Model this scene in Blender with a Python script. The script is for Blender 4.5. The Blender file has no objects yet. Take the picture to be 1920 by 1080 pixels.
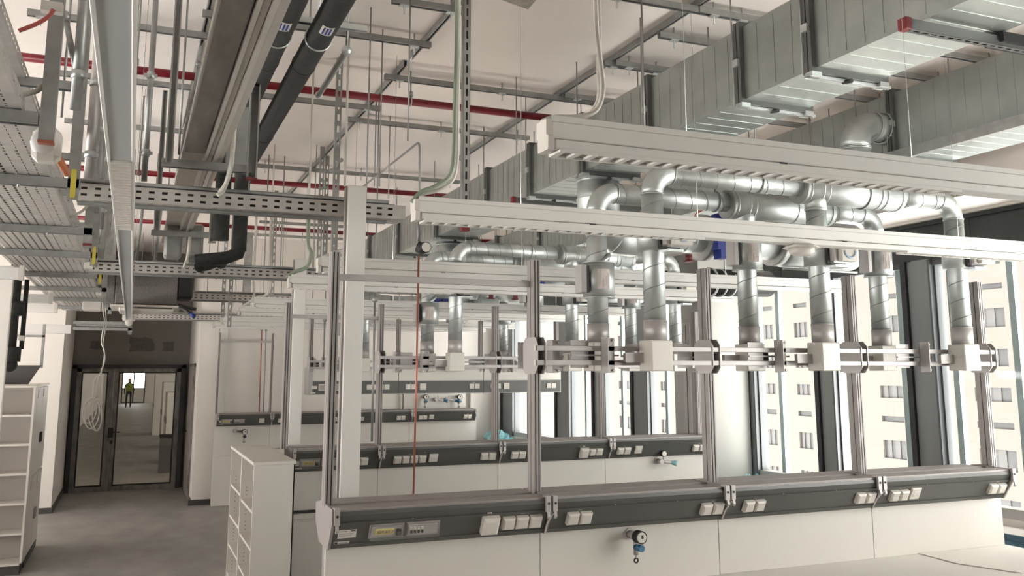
import bpy, math, random
from mathutils import Vector, Matrix
random.seed(7)
SC = bpy.context.scene
COL = SC.collection
# ------------------------------------------------------------------ camera
F, CX, CY, EYE = 1700.0, 970.0, 421.0, 2.2
YAW, PIT, ROL = math.radians(22.8), math.radians(9.2), math.radians(0.09)
fw = Vector((math.sin(YAW)*math.cos(PIT), math.cos(YAW)*math.cos(PIT), math.sin(PIT)))
r0 = Vector((math.cos(YAW), -math.sin(YAW), 0)); d0 = fw.cross(r0)
rt = math.cos(ROL)*r0 + math.sin(ROL)*d0
dn = -math.sin(ROL)*r0 + math.cos(ROL)*d0
CAMP = Vector((0, 0, EYE))
cd = bpy.data.cameras.new('camera'); cam = bpy.data.objects.new('camera', cd); COL.objects.link(cam)
m = Matrix.Identity(4)
for i in range(3):
    m[i][0], m[i][1], m[i][2], m[i][3] = rt[i], -dn[i], -fw[i], CAMP[i]
cam.matrix_world = m
cd.sensor_width = 36; cd.lens = F/1920*36
cd.shift_x = (960-CX)/1920; cd.shift_y = (CY-540)/1920
cd.clip_start = 0.05; cd.clip_end = 400
SC.camera = cam
# ------------------------------------------------------------------ light
w = bpy.data.worlds.new('sky'); SC.world = w; w.use_nodes = True
bg = w.node_tree.nodes['Background']; bg.inputs[0].default_value = (1.0, 0.965, 0.93, 1); bg.inputs[1].default_value = 1.0
_t = w.node_tree.nodes; _l = w.node_tree.links.new
_c = _t.new('ShaderNodeTexCoord'); _s = _t.new('ShaderNodeSeparateXYZ'); _r = _t.new('ShaderNodeMapRange'); _r.inputs[1].default_value = -.25; _r.inputs[2].default_value = .15; _r.inputs[3].default_value = 5.0; _r.inputs[4].default_value = 2.5
_l(_c.outputs['Generated'], _s.inputs[0]); _l(_s.outputs[2], _r.inputs[0]); _l(_r.outputs[0], bg.inputs[1])   # lower half set brighter to throw added light on the ceiling, hazy sky above
sd = bpy.data.lights.new('sun', 'SUN'); sd.energy = 0.5; sd.angle = math.radians(1); sd.color = (1, 0.95, 0.88)
sun = bpy.data.objects.new('sun', sd); COL.objects.link(sun)
sun.rotation_euler = Vector((0.8, 0.25, -0.62)).to_track_quat('-Z', 'Y').to_euler()
SC.view_settings.view_transform = 'Standard'; SC.view_settings.look = 'None'
SC.view_settings.gamma = 1; SC.view_settings.use_curve_mapping = False
SC.view_settings.exposure = 2.0
SC.cycles.max_bounces = 10; SC.cycles.diffuse_bounces = 7; SC.cycles.caustics_reflective = False; SC.cycles.caustics_refractive = False
SC.cycles.sample_clamp_indirect = 6

# ------------------------------------------------------------------ solving helpers: a picture point on a known plane of the room
def at(px, py, ax, v):
    d = rt*((px-CX)/F) + dn*((py-CY)/F) + fw
    return CAMP + d*((v-CAMP[ax])/d[ax])
def aX(px, py, v): return at(px, py, 0, v)
def aY(px, py, v): return at(px, py, 1, v)
def aZ(px, py, v): return at(px, py, 2, v)

# ------------------------------------------------------------------ materials
def mat(name, col, rough=0.6, metal=0.0, var=0.04, scale=6.0, stretch=(1, 1, 1), bump=0.0, alpha=1.0, emit=None, trans=0.0, bscale=60, spec=0.5):
    mt = bpy.data.materials.new(name); mt.use_nodes = True
    nt = mt.node_tree; b = nt.nodes['Principled BSDF']
    b.inputs['Roughness'].default_value = rough; b.inputs['Metallic'].default_value = metal
    b.inputs['Specular IOR Level'].default_value = spec
    tc = nt.nodes.new('ShaderNodeTexCoord'); mp = nt.nodes.new('ShaderNodeMapping'); mp.inputs['Scale'].default_value = stretch
    nz = nt.nodes.new('ShaderNodeTexNoise'); nz.inputs['Scale'].default_value = scale; nz.inputs['Detail'].default_value = 4
    cr = nt.nodes.new('ShaderNodeValToRGB')
    c0 = [max(0, c*(1-var)) for c in col]; c1 = [min(1, c*(1+var)) for c in col]
    cr.color_ramp.elements[0].color = (*c0, 1); cr.color_ramp.elements[1].color = (*c1, 1)
    cr.color_ramp.elements[0].position = .3; cr.color_ramp.elements[1].position = .7
    L = nt.links.new
    L(tc.outputs['Object'], mp.inputs[0]); L(mp.outputs[0], nz.inputs['Vector']); L(nz.outputs['Fac'], cr.inputs[0]); L(cr.outputs[0], b.inputs['Base Color'])
    if bump:
        n2 = nt.nodes.new('ShaderNodeTexNoise'); n2.inputs['Scale'].default_value = bscale; n2.inputs['Detail'].default_value = 3
        bp = nt.nodes.new('ShaderNodeBump'); bp.inputs['Strength'].default_value = bump; bp.inputs['Distance'].default_value = .01
        L(mp.outputs[0], n2.inputs['Vector']); L(n2.outputs['Fac'], bp.inputs['Height']); L(bp.outputs[0], b.inputs['Normal'])
    if emit: b.inputs['Emission Color'].default_value = (*emit[0], 1); b.inputs['Emission Strength'].default_value = emit[1]
    if trans: b.inputs['Transmission Weight'].default_value = trans
    if alpha < 1: b.inputs['Alpha'].default_value = alpha
    return mt
def hexc(r, g, b):
    f = lambda c: ((c/255+0.055)/1.055)**2.4 if c > 10 else c/255/12.92
    return (f(r), f(g), f(b))
M = dict(
    wall=mat('wall_paint', (.72, .685, .64), .8, var=.02, scale=2),
    ceil=mat('ceiling_paint', (.86, .80, .745), .9, var=.03, scale=1.2),
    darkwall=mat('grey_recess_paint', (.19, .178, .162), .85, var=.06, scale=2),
    floor=mat('grey_floor', (.27, .26, .243), .55, var=.16, scale=3, stretch=(1, .5, 1)),
    white=mat('white_laminate', (.62, .595, .55), .42, var=.015, scale=2),
    cabin=mat('cabinet_interior', (.36, .325, .295), .5, var=.02, scale=2),  # white laminate darkened in colour to stand for shade inside shelves
    lamp=mat('white_lamp_housing', (.68, .665, .63), .45, var=.015, scale=2),
    lens=mat('lamp_diffuser', (.50, .53, .53), .3, var=.02, scale=3),
    plas=mat('white_plastic', (.62, .59, .54), .38, var=.02),
    zinc=mat('galvanised_steel', (.54, .57, .56), .47, .84, var=.14, scale=9, stretch=(1, 1, 1), bump=.05, bscale=35),
    duct=mat('galvanised_duct_sheet', (.42, .45, .43), .40, .92, var=.10, scale=5, bump=.04, bscale=20),
    strut=mat('zinc_strut', (.33, .335, .32), .5, .6, var=.12, scale=14),
    tray=mat('zinc_tray', (.50, .48, .45), .5, .5, var=.10, scale=10),
    seam=mat('spiral_seam', (.27, .285, .28), .5, .6), alu=mat('anodised_aluminium', (.30, .275, .262), .5, .15, var=.03, scale=4, stretch=(1, 1, .1)),
    silver=mat('silver_paint', (.42, .40, .385), .45, .3, var=.03),
    grey=mat('dark_grey_cover', (.088, .088, .082), .38, 0, var=.06, scale=3),
    black=mat('black_rubber', (.012, .012, .012), .6, var=.1),
    foam=mat('black_pipe_foam', (.022, .023, .021), .9, var=.25, scale=30, bump=.2),
    red=mat('red_paint', (.19, .006, .014), .35, var=.08),
    redcap=mat('red_plastic_cap', (.15, .018, .02), .5),
    copper=mat('copper', (.42, .15, .10), .4, .5, var=.15),
    blue=mat('blue_plastic', (.012, .03, .22), .45),
    knob=mat('blue_knob', (.03, .13, .24), .4),
    orange=mat('orange_conduit', (.33, .10, .03), .6),
    yellow=mat('yellow_tape', (.50, .42, .06), .6),
    cable=mat('white_cable', (.55, .53, .48), .5),
    gcable=mat('green_grey_cable', (.25, .29, .22), .5),
    rcable=mat('red_cable', (.40, .09, .07), .5),
    label=mat('paper_label', (.62, .55, .52), .7, var=.06, scale=60),
    ylabel=mat('yellow_label', (.62, .50, .16), .7),
    ink=mat('ink', (.03, .03, .03), .7),
    traycab=mat('dark_cables', (.05, .048, .045), .7), filmgrey=mat('grey_film_wrap', (.22, .20, .18), .35, var=.3, scale=12, stretch=(1, .3, 1)), upl=mat('uplight_strip', (.8, .75, .7), .5, emit=((1, .93, .86), 7.0)), groove=mat('trunking_pvc', (.60, .57, .53), .5),  # dark tone also shades tray slots; glow strip is added to brighten the ceiling
    clear=mat('clear_plastic', (.5, .5, .47), .12, var=.02, alpha=.16),
    film=mat('blue_film', (.25, .52, .56), .25, var=.3, scale=20),
    frost=mat('clear_film', (.62, .60, .57), .3, var=.1, scale=18, alpha=.30),
    mull=mat('window_frame_grey', (.090, .096, .10), .4, .2, var=.04),
    mulld=mat('window_frame_dark', (.020, .020, .024), .5, var=.1),
    colp=mat('column_paint', (.36, .355, .33), .8, var=.01),
    teal=mat('glass_fin_edge', (.36, .43, .44), .3, var=.08),
    panel=mat('vent_panel_grey', (.20, .21, .215), .45, .1, var=.08, scale=3, stretch=(1, 1, .3)),
    bulk=mat('dark_facade_lining', (.030, .036, .034), .7, var=.15, scale=30),
    flz=mat('dark_zinc_flange', (.13, .135, .13), .5, .5), doorf=mat('door_frame_taped', (.19, .18, .165), .55, .1, var=.35, scale=12, stretch=(1, 1, .4)),
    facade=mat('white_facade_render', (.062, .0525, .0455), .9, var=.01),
    fwin=mat('facade_window_glass', (.0095, .0092, .0094), .6, var=.25, scale=1.2, stretch=(1, 4, .2)),
    fpan=mat('facade_window_slat', (.024, .022, .021), .6),
    brown=mat('dark_trousers', (.02, .02, .025), .8), vest=mat('yellow_hi_vis', (.22, .28, .03), .6), skin=mat('skin', (.45, .28, .2), .6),
    kraftd=mat('grey_insulation_box', (.16, .15, .145), .85, var=.25, scale=60), bluef=mat('blue_grey_film', (.10, .20, .27), .35, var=.4, scale=8, stretch=(1, .3, 4)),
    kraft=mat('warm_grey_box', (.45, .42, .38), .7), conc=mat('bare_concrete', (.42, .40, .33), .9, var=.2, scale=12),
    base=mat('dark_skirting', (.05, .048, .045), .6),
)
def glassmat(name, tint, refl):
    mt = bpy.data.materials.new(name); mt.use_nodes = True; nt = mt.node_tree; nt.nodes.clear()
    o = nt.nodes.new('ShaderNodeOutputMaterial'); mx = nt.nodes.new('ShaderNodeMixShader')
    t = nt.nodes.new('ShaderNodeBsdfTransparent'); t.inputs[0].default_value = (*tint, 1)
    g = nt.nodes.new('ShaderNodeBsdfGlossy'); g.inputs['Roughness'].default_value = .03
    lw = nt.nodes.new('ShaderNodeLayerWeight'); lw.inputs[0].default_value = .5; pw = nt.nodes.new('ShaderNodeMath'); pw.operation = 'POWER'; pw.inputs[1].default_value = 4; fr = nt.nodes.new('ShaderNodeMath'); fr.operation = 'MULTIPLY_ADD'; fr.inputs[1].default_value = refl; fr.inputs[2].default_value = .02
    nt.links.new(lw.outputs['Facing'], pw.inputs[0]); nt.links.new(pw.outputs[0], fr.inputs[0])
    nt.links.new(fr.outputs[0], mx.inputs[0]); nt.links.new(t.outputs[0], mx.inputs[1]); nt.links.new(g.outputs[0], mx.inputs[2]); nt.links.new(mx.outputs[0], o.inputs[0])
    return mt
M['glass'] = glassmat('window_glass', (.97, .985, .98), .12)
M['dglass'] = glassmat('door_glass', (.80, .80, .78), .3)

# ------------------------------------------------------------------ mesh building
class MB:
    def __init__(s): s.v = []; s.f = []; s.mi = []; s.sm = []
    def add(s, vs, fs, mi=0, smooth=False):
        n = len(s.v); s.v += [Vector(v) for v in vs]
        for f in fs: s.f.append([n+i for i in f]); s.mi.append(mi); s.sm.append(smooth)
        return s
    def box(s, a, b, mi=0):
        x0, y0, z0 = [min(p, q) for p, q in zip(a, b)]; x1, y1, z1 = [max(p, q) for p, q in zip(a, b)]
        return s.add([(x0,y0,z0),(x1,y0,z0),(x1,y1,z0),(x0,y1,z0),(x0,y0,z1),(x1,y0,z1),(x1,y1,z1),(x0,y1,z1)],
                     [(0,3,2,1),(4,5,6,7),(0,1,5,4),(1,2,6,5),(2,3,7,6),(3,0,4,7)], mi)
    def rbox(s, a, b, r, mi=0):          # box with chamfered long edges all round (front edges too)
        x0, y0, z0 = [min(p, q) for p, q in zip(a, b)]; x1, y1, z1 = [max(p, q) for p, q in zip(a, b)]
        P = []
        for (ax, cx) in ((x0+r, x0), (x1-r, x1)):
            for (ay, cy) in ((y0+r, y0), (y1-r, y1)):
                for (az, cz) in ((z0+r, z0), (z1-r, z1)):
                    P += [(cx, ay, az), (ax, cy, az), (ax, ay, cz)]
        n = len(s.v)
        import bmesh
        bm = bmesh.new()
        for p in P: bm.verts.new(p)
        bmesh.ops.convex_hull(bm, input=bm.verts)
        bm.verts.index_update()
        vs = [v.co.copy() for v in bm.verts]; fs = [[v.index for v in f.verts] for f in bm.faces]; bm.free()
        return s.add(vs, fs, mi)
    def prism(s, poly, ax, a, b, mi=0):  # poly in the other two axes (cyclic order kept x,y,z)
        o = [i for i in range(3) if i != ax]; n = len(poly); vs = []
        for t in (a, b):
            for p in poly:
                q = [0, 0, 0]; q[ax] = t; q[o[0]] = p[0]; q[o[1]] = p[1]; vs.append(q)
        fs = [list(range(n))[::-1], list(range(n, 2*n))] + [(i, (i+1) % n, n+(i+1) % n, n+i) for i in range(n)]
        return s.add(vs, fs, mi)
    def pipe(s, pts, r, n=12, mi=0, cap=True, closed=False):
        pts = [Vector(p) for p in pts]; rs = r if isinstance(r, (list, tuple)) else [r]*len(pts)
        base = len(s.v); prev = None; k = len(pts)
        for i, p in enumerate(pts):
            if closed: t = pts[(i+1) % k]-pts[i-1]
            else: t = (pts[min(i+1, k-1)]-pts[max(i-1, 0)])
            if t.length < 1e-9: t = Vector((0, 0, 1))
            t.normalize()
            if prev is None:
                u = t.cross(Vector((0, 0, 1)) if abs(t.z) < .9 else Vector((1, 0, 0))).normalized()
            else:
                u = (prev - t*prev.dot(t))
                u = u.normalized() if u.length > 1e-6 else t.orthogonal().normalized()
            prev = u; wv = t.cross(u)
            for j in range(n):
                a = 2*math.pi*j/n; s.v.append(p+(u*math.cos(a)+wv*math.sin(a))*rs[i])
        for i in range(k if closed else k-1):
            A = base+i*n; Bq = base+((i+1) % k)*n
            for j in range(n): s.f.append([A+j, A+(j+1) % n, Bq+(j+1) % n, Bq+j]); s.mi.append(mi); s.sm.append(True)
        if cap and not closed:
            s.f.append([base+j for j in range(n)][::-1]); s.mi.append(mi); s.sm.append(False)
            s.f.append([base+(k-1)*n+j for j in range(n)]); s.mi.append(mi); s.sm.append(False)
        return s
    def cyl(s, a, b, r, n=16, mi=0): return s.pipe([a, b], r, n, mi)
    def helix(s, a, b, r, pitch, rr=.0025, mi=0, seg=14):
        a = Vector(a); b = Vector(b); L = (b-a).length; t = (b-a).normalized(); u = t.orthogonal().normalized(); wv = t.cross(u)
        N = max(2, int(L/pitch*seg)); pts = []
        for i in range(N+1):
            q = L*i/N; an = 2*math.pi*q/pitch; pts.append(a+t*q+(u*math.cos(an)+wv*math.sin(an))*r)
        return s.pipe(pts, rr, 4, mi)
    def ring(s, c, t, r, rr=.004, mi=0, n=20, m=6):
        c = Vector(c); t = Vector(t).normalized(); u = t.orthogonal().normalized(); wv = t.cross(u)
        return s.pipe([c+(u*math.cos(2*math.pi*i/n)+wv*math.sin(2*math.pi*i/n))*r for i in range(n)], rr, m, mi, closed=True)
    def ball(s, c, r, mi=0, n=14, m=8, sq=(1, 1, 1)):
        c = Vector(c); vs = []; fs = []
        for i in range(m+1):
            ph = math.pi*i/m
            for j in range(n):
                th = 2*math.pi*j/n
                vs.append(c+Vector((r*sq[0]*math.sin(ph)*math.cos(th), r*sq[1]*math.sin(ph)*math.sin(th), r*sq[2]*math.cos(ph))))
        for i in range(m):
            for j in range(n): fs.append((i*n+j, (i+1)*n+j, (i+1)*n+(j+1) % n, i*n+(j+1) % n))
        return s.add(vs, fs, mi, True)
    def channel(s, ax, a, b, c, wd, ht, th=.0035, lip=.008, mi=0, up=False):
        """C-section strut along axis ax (0 or 1), centre c in the cross axis, top at c[1]; opens down (or up)"""
        x, z = c; h = wd/2
        poly = [(x-h, z-ht), (x-h, z), (x+h, z), (x+h, z-ht), (x+h-lip, z-ht), (x+h-lip, z-ht+th), (x+h-th, z-ht+th), (x+h-th, z-th), (x-h+th, z-th), (x-h+th, z-ht+th), (x-h+lip, z-ht+th), (x-h+lip, z-ht)]
        if up: poly = [(p[0], 2*z-ht-p[1]) for p in poly]
        return s.prism(poly, ax, a, b, mi)
    def vchannel(s, x, y, z0, z1, wd=.041, dp=.041, face=-1, th=.003, lip=.008, mi=0):
        """vertical C-section whose open side faces -Y (face=-1) or +Y"""
        h = wd/2; g = dp*face
        poly = [(x-h, y+g), (x-h, y), (x+h, y), (x+h, y+g), (x+h-lip, y+g), (x+h-lip, y+g-th*face), (x+h-th, y+g-th*face), (x+h-th, y+th*face), (x-h+th, y+th*face), (x-h+th, y+g-th*face), (x-h+lip, y+g-th*face), (x-h+lip, y+g)]
        return s.prism(poly, 2, z0, z1, mi)
    def slots(s, o, u, v, L, W, rows, pitch, sl, sw, mi=0, stag=True):
        """perforated sheet: origin o, unit dirs u (length) and v (width); rows = list of slot centres across; real holes"""
        o = Vector(o); u = Vector(u); v = Vector(v); n = int(L/pitch)
        def q(a0, a1, b0, b1):
            if a1-a0 < 1e-5 or b1-b0 < 1e-5: return
            s.add([o+u*a0+v*b0, o+u*a1+v*b0, o+u*a1+v*b1, o+u*a0+v*b1], [(0, 1, 2, 3)], mi)
        prev = 0
        for i, rc in enumerate(rows):
            q(0, L, prev, rc-sw/2)
            off = (pitch/2 if (stag and i % 2) else 0)
            a = 0
            for k in range(n):
                st = k*pitch+off+(pitch-sl)/2
                if st+sl > L: break
                q(a, st, rc-sw/2, rc+sw/2); a = st+sl
            q(a, L, rc-sw/2, rc+sw/2); prev = rc+sw/2
        q(0, L, prev, W)
        return s
    def build(s, name, mats, parent=None, **props):
        if isinstance(mats, str): mats = [mats]
        org = Vector((0, 0, 0))
        if parent is not None: org = WORLD[parent.name]
        else:
            xs = [p.x for p in s.v]; ys = [p.y for p in s.v]; zs = [p.z for p in s.v]
            org = Vector(((min(xs)+max(xs))/2, (min(ys)+max(ys))/2, min(zs)))
        me = bpy.data.meshes.new(name); me.from_pydata([p-org for p in s.v], [], s.f); me.update()
        for k in mats: me.materials.append(M[k])
        me.polygons.foreach_set('material_index', s.mi); me.polygons.foreach_set('use_smooth', s.sm)
        o = bpy.data.objects.new(name, me); COL.objects.link(o)
        if parent is not None: o.parent = parent
        else: o.location = org
        WORLD[o.name] = org
        for k, v in props.items(): o[k] = v
        return o
WORLD = {}
def thing(name, loc, label, cat, group=None):
    o = bpy.data.objects.new(name, None); COL.objects.link(o); o.location = loc; o.empty_display_size = .1
    WORLD[o.name] = Vector(loc); o['label'] = label; o['category'] = cat
    if group: o['group'] = group
    return o
def tag(o, label, cat, group=None):
    o['label'] = label; o['category'] = cat
    if group: o['group'] = group
    return o
def struct(mb, name, mats, label=None):
    o = mb.build(name, mats); o['kind'] = 'structure'
    if label: o['label'] = label
    return o
KIDS = {}
def kids(o): return [c for c in SC.objects if c.parent == o]
def dup(root, delta, label, group=None, parent=None):
    c = root.copy(); COL.objects.link(c)
    if parent is None:
        c.location = root.location + Vector(delta); c['label'] = label
        if group: c['group'] = group
        WORLD[c.name] = WORLD[root.name]+Vector(delta)
    else: c.parent = parent; WORLD[c.name] = WORLD[root.name]
    for k in [x for x in ALLKIDS(root)]: dup(k, delta, None, None, c)
    return c
def ALLKIDS(o): return [c for c in bpy.data.objects if c.parent == o]
def arc(c, a, b, r, n=8):
    """quarter bend: from c+a*r to c+b*r where the curve bends about the far corner"""
    c = Vector(c); a = Vector(a); b = Vector(b); out = []
    ctr = c+(a+b)*r
    for i in range(n+1):
        t = math.pi/2*i/n; out.append(ctr-b*r*math.cos(t)-a*r*math.sin(t))
    return out
def smooth_path(pts, n=6):
    """Catmull-Rom through pts"""
    P = [Vector(p) for p in pts]; P = [P[0]*2-P[1]]+P+[P[-1]*2-P[-2]]; out = []
    for i in range(1, len(P)-2):
        for k in range(n):
            t = k/n; a, b, c, d = P[i-1], P[i], P[i+1], P[i+2]
            out.append(.5*((2*b)+(c-a)*t+(2*a-5*b+4*c-d)*t*t+(3*b-a-3*c+d)*t**3))
    out.append(P[-2]); return out
# ================================================================== SETTING
XW, YB, ZC = 6.6, 16.57, 4.55
struct(MB().box((-6, -11, -.12), (6.75, 76, 0)), 'floor', 'floor')
struct(MB().box((-6, -11, ZC), (6.75, 19.6, ZC+.2)), 'ceiling', 'ceil')
struct(MB().box((1.05, YB, 0), (6.75, YB+.15, ZC)), 'wall_back', 'wall')
struct(MB().box((1.05, YB+.15, 0), (1.15, 19.3, ZC)), 'wall_recess_side', 'wall')
struct(MB().box((-1.14, 16.55, 0), (-1.04, 19.3, ZC)), 'wall_recess_side_opposite', 'wall')
struct(MB().box((-6, 16.53, 0), (-1.04, 16.63, ZC)), 'wall_back_aisle', 'wall')
w_ = MB(); w_.box((-6.1, -11, 0), (-6, 16.6, 1.0)); w_.box((-6.1, -11, 2.25), (-6, 16.6, ZC)); w_.box((-6.1, -11, 1.0), (-6, 0, 2.25))  # unseen wall; its opening is added and sized to let light in
struct(w_, 'wall_left', 'wall')
w_ = MB(); w_.box((-6, -11.1, 0), (6.75, -11, ZC)); struct(w_, 'wall_rear', 'wall')
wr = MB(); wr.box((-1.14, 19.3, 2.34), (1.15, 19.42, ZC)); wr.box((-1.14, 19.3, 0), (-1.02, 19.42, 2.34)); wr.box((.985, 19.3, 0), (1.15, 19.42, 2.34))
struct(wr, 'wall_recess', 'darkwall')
sk = MB(); sk.box((1.0, 16.55, 0), (1.35, 16.57, .09)); sk.box((1.03, 16.57, 0), (1.05, 17.0, .09)); struct(sk, 'baseboard_back', 'base')
sk = MB(); sk.box((-1.35, 16.51, 0), (-1.02, 16.53, .09)); sk.box((-1.04, 16.53, 0), (-1.02, 19.3, .09)); struct(sk, 'baseboard_left', 'base')
# smudged plaster above the door
sm = MB()
for px0, px1, py0, py1 in ((167, 195, 638, 656), (238, 292, 632, 660), (303, 328, 640, 659)):
    a = aY(px0, py1, 19.3); b = aY(px1, py0, 19.3)
    ring = []
    for i in range(22):
        t = 2*math.pi*i/22; k = .5*(1+.14*random.uniform(-1, 1))
        ring.append(((a.x+b.x)/2+(b.x-a.x)*k*max(-.9, min(.9, 1.25*math.cos(t))), (a.z+b.z)/2+(b.z-a.z)*k*max(-.9, min(.9, 1.25*math.sin(t)))))
    sm.prism(ring, 1, 19.296, 19.3)
M['stain'] = mat('damp_filler_stain', (.115, .11, .10), .9, var=.2, scale=15)
o = sm.build('plaster_patch', 'stain'); o['kind'] = 'structure'
# corridor past the door
cw = MB(); cw.box((-1.9, 19.42, 0), (-1.8, 72, 3.1)); struct(cw, 'wall_corridor', 'wall')
cw = MB(); cw.box((6.6, 19.42, 0), (6.7, 72, 1.0)); cw.box((-1.8, 72, 0), (-.55, 72.1, 3.1)); cw.box((.95, 72, 0), (6.7, 72.1, 3.1)); cw.box((-.55, 72, 2.5), (.95, 72.1, 3.1)); cw.box((-.55, 72, 0), (.95, 72.1, 1.0)); struct(cw, 'wall_corridor_end', 'wall')
struct(MB().box((-1.9, 19.42, 3.1), (6.7, 72.1, 3.2)), 'ceiling_corridor', 'wall')
for i, (cxx, cy) in enumerate(((1.15, 24), (1.2, 29), (1.1, 35))):
    t = thing('storage_cabinet', (cxx, cy, 0), ['white cabinet just past the glass door beside the aisle', 'white cabinet farther along the corridor past the door', 'last white cabinet down the corridor past the door'][i], 'cabinet', 'corridor cabinets')
    MB().box((cxx-.3, cy, 0), (cxx+.5, cy+1.6, 1.7+.2*i)).build('body', 'white', t); MB().box((cxx-.31, cy+.05, .95), (cxx-.30, cy+1.5, 1.1)).build('dark_strip', 'grey', t)
t = thing('waste_bin', (.88, 22.2, 0), 'dark grey tall bin seen through the glass door', 'bin')
MB().prism([(.68, 22.0), (1.05, 22.0), (1.05, 22.4), (.68, 22.4)], 2, 0, .75).build('body', 'grey', t); MB().rbox((.66, 21.98, .75), (1.07, 22.42, .82), .02).build('lid', 'black', t)
# bright end of the corridor: glazed door with daylight behind
e = thing('window_end', (0, 72, 0), 'glazed end of the corridor', 'window'); e['kind'] = 'structure'; del e['category']
em = MB()
for x in (-.55, .2, .95): em.box((x-.04, 71.95, 0), (x+.04, 72.05, 2.5))
for z in (0, 1.0, 2.44): em.box((-.55, 71.95, z), (.95, 72.05, z+.06))
em.build('frame', 'mulld', e)
# ------------------------------------------------------------------ door
d = bpy.data.objects.new('door_1', None); COL.objects.link(d); d.location = (0, 19.3, 0); WORLD['door_1'] = Vector((0, 19.3, 0)); d['kind'] = 'structure'
f = MB()
f.box((-1.02, 19.12, 0), (-.94, 19.3, 2.33)); f.box((.90, 19.12, 0), (.985, 19.3, 2.33)); f.box((-1.02, 19.12, 2.27), (.985, 19.3, 2.34))
f.build('frame', 'mulld', d)
f = MB()
f.box((-.94, 19.15, 0), (-.86, 19.25, 2.27)); f.box((.82, 19.15, 0), (.90, 19.25, 2.27)); f.box((-.94, 19.15, 2.20), (.90, 19.25, 2.27)); f.box((-.40, 19.15, 0), (-.30, 19.25, 2.2)); f.box((-.296, 19.14, 0), (-.22, 19.25, 2.2))
f.box((-.86, 19.15, 0), (-.40, 19.25, .09)); f.box((-.22, 19.15, 0), (.82, 19.25, .09)); f.build('leaf', 'doorf', d)
f = MB()
for a, b in ((-.86, -.40), (-.22, .82)):
    f.box((a, 19.145, .09), (a+.025, 19.2, 2.2)); f.box((b-.025, 19.145, .09), (b, 19.2, 2.2)); f.box((a, 19.145, .09), (b, 19.2, .115)); f.box((a, 19.145, 2.175), (b, 19.2, 2.2))
f.build('seal', 'black', d)
MB().box((-.86, 19.19, .09), (-.40, 19.196, 2.2)).build('pane', 'dglass', d)
MB().box((-.22, 19.19, .09), (.82, 19.196, 2.2)).build('pane', 'dglass', d)
h = MB(); h.box((-.34, 19.10, .98), (-.25, 19.14, 1.16)); h.cyl((-.27, 19.14, 1.08), (-.27, 19.06, 1.08), .012, 8); h.cyl((-.27, 19.065, 1.08), (-.13, 19.065, 1.08), .011, 8); h.box((-.30, 19.1, .86), (-.25, 19.14, .93))
h.build('handle', 'black', d)
d = bpy.data.objects.new('door_2', None); COL.objects.link(d); d.location = (1.05, 17.9, 0); WORLD['door_2'] = Vector((1.05, 17.9, 0)); d['kind'] = 'structure'
MB().box((1.03, 17.25, 0), (1.05, 18.75, 2.3)).build('leaf', 'silver', d); f = MB(); f.box((1.02, 17.2, 0), (1.05, 17.25, 2.35)); f.box((1.02, 18.75, 0), (1.05, 18.8, 2.35)); f.box((1.02, 17.2, 2.3), (1.05, 18.8, 2.35)); f.build('frame', 'doorf', d)
f = MB(); f.cyl((1.03, 18.6, 1.1), (.96, 18.6, 1.1), .012, 8); f.cyl((.965, 18.6, 1.1), (.965, 18.45, 1.1), .011, 8)
f.build('handle', 'black', d); f = MB(); f.box((1.015, 17.22, .2), (1.03, 17.26, .42)); f.box((1.015, 17.22, 1.9), (1.03, 17.26, 2.12)); f.build('hinge', 'black', d)
# ------------------------------------------------------------------ window wall
SILL, HEAD = 1.10, 3.20
struct(MB().box((XW, -11, 0), (XW+.15, 16.57, SILL-.08)), 'wall_right', 'wall')
b = MB(); b.box((XW-.02, -11, HEAD), (XW+.15, 16.57, 3.56))
for y in (5.6, 6.86, 8.1, 12): b.box((XW-.024, y, HEAD), (XW-.02, y+.012, 3.56))
b.box((XW-.05, -11, 3.50), (XW-.02, 16.57, 3.56)); struct(b, 'trim_1', 'bulk')
struct(MB().box((5.95, -11, 3.56), (6.75, 16.57, ZC)), 'trim_2', 'ceil')
struct(MB().box((6.50, -11, 3.535), (6.58, 16.57, 3.56)), 'trim_3', 'white')
struct(MB().box((6.28, -11, .93), (6.60, 16.57, .965)), 'trim_4', 'white')
struct(MB().box((6.34, -11, 0), (6.60, 16.57, .93)), 'wall_sill', 'wall')
dark = [(1.05, 1.35), (3.55, 3.85), (4.80, 5.08), (6.07, 6.40), (7.37, 7.65), (8.66, 8.95), (9.85, 10.2), (11.03, 11.5), (12.35, 12.7), (13.5, 14.05), (14.9, 15.2), (15.9, 16.5)]
teal = [aX(p, 690, XW).y for p in (1897, 1781, 1684, 1523, 1452, 1240, 1158, 1090, 1036)]
struct(MB().box((XW, -11, 0), (XW+.15, -1.1, HEAD)), 'wall_right_solid', 'wall')  # unseen stretch closed off to keep light from the front row
prev = -1.1; n = 0
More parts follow.
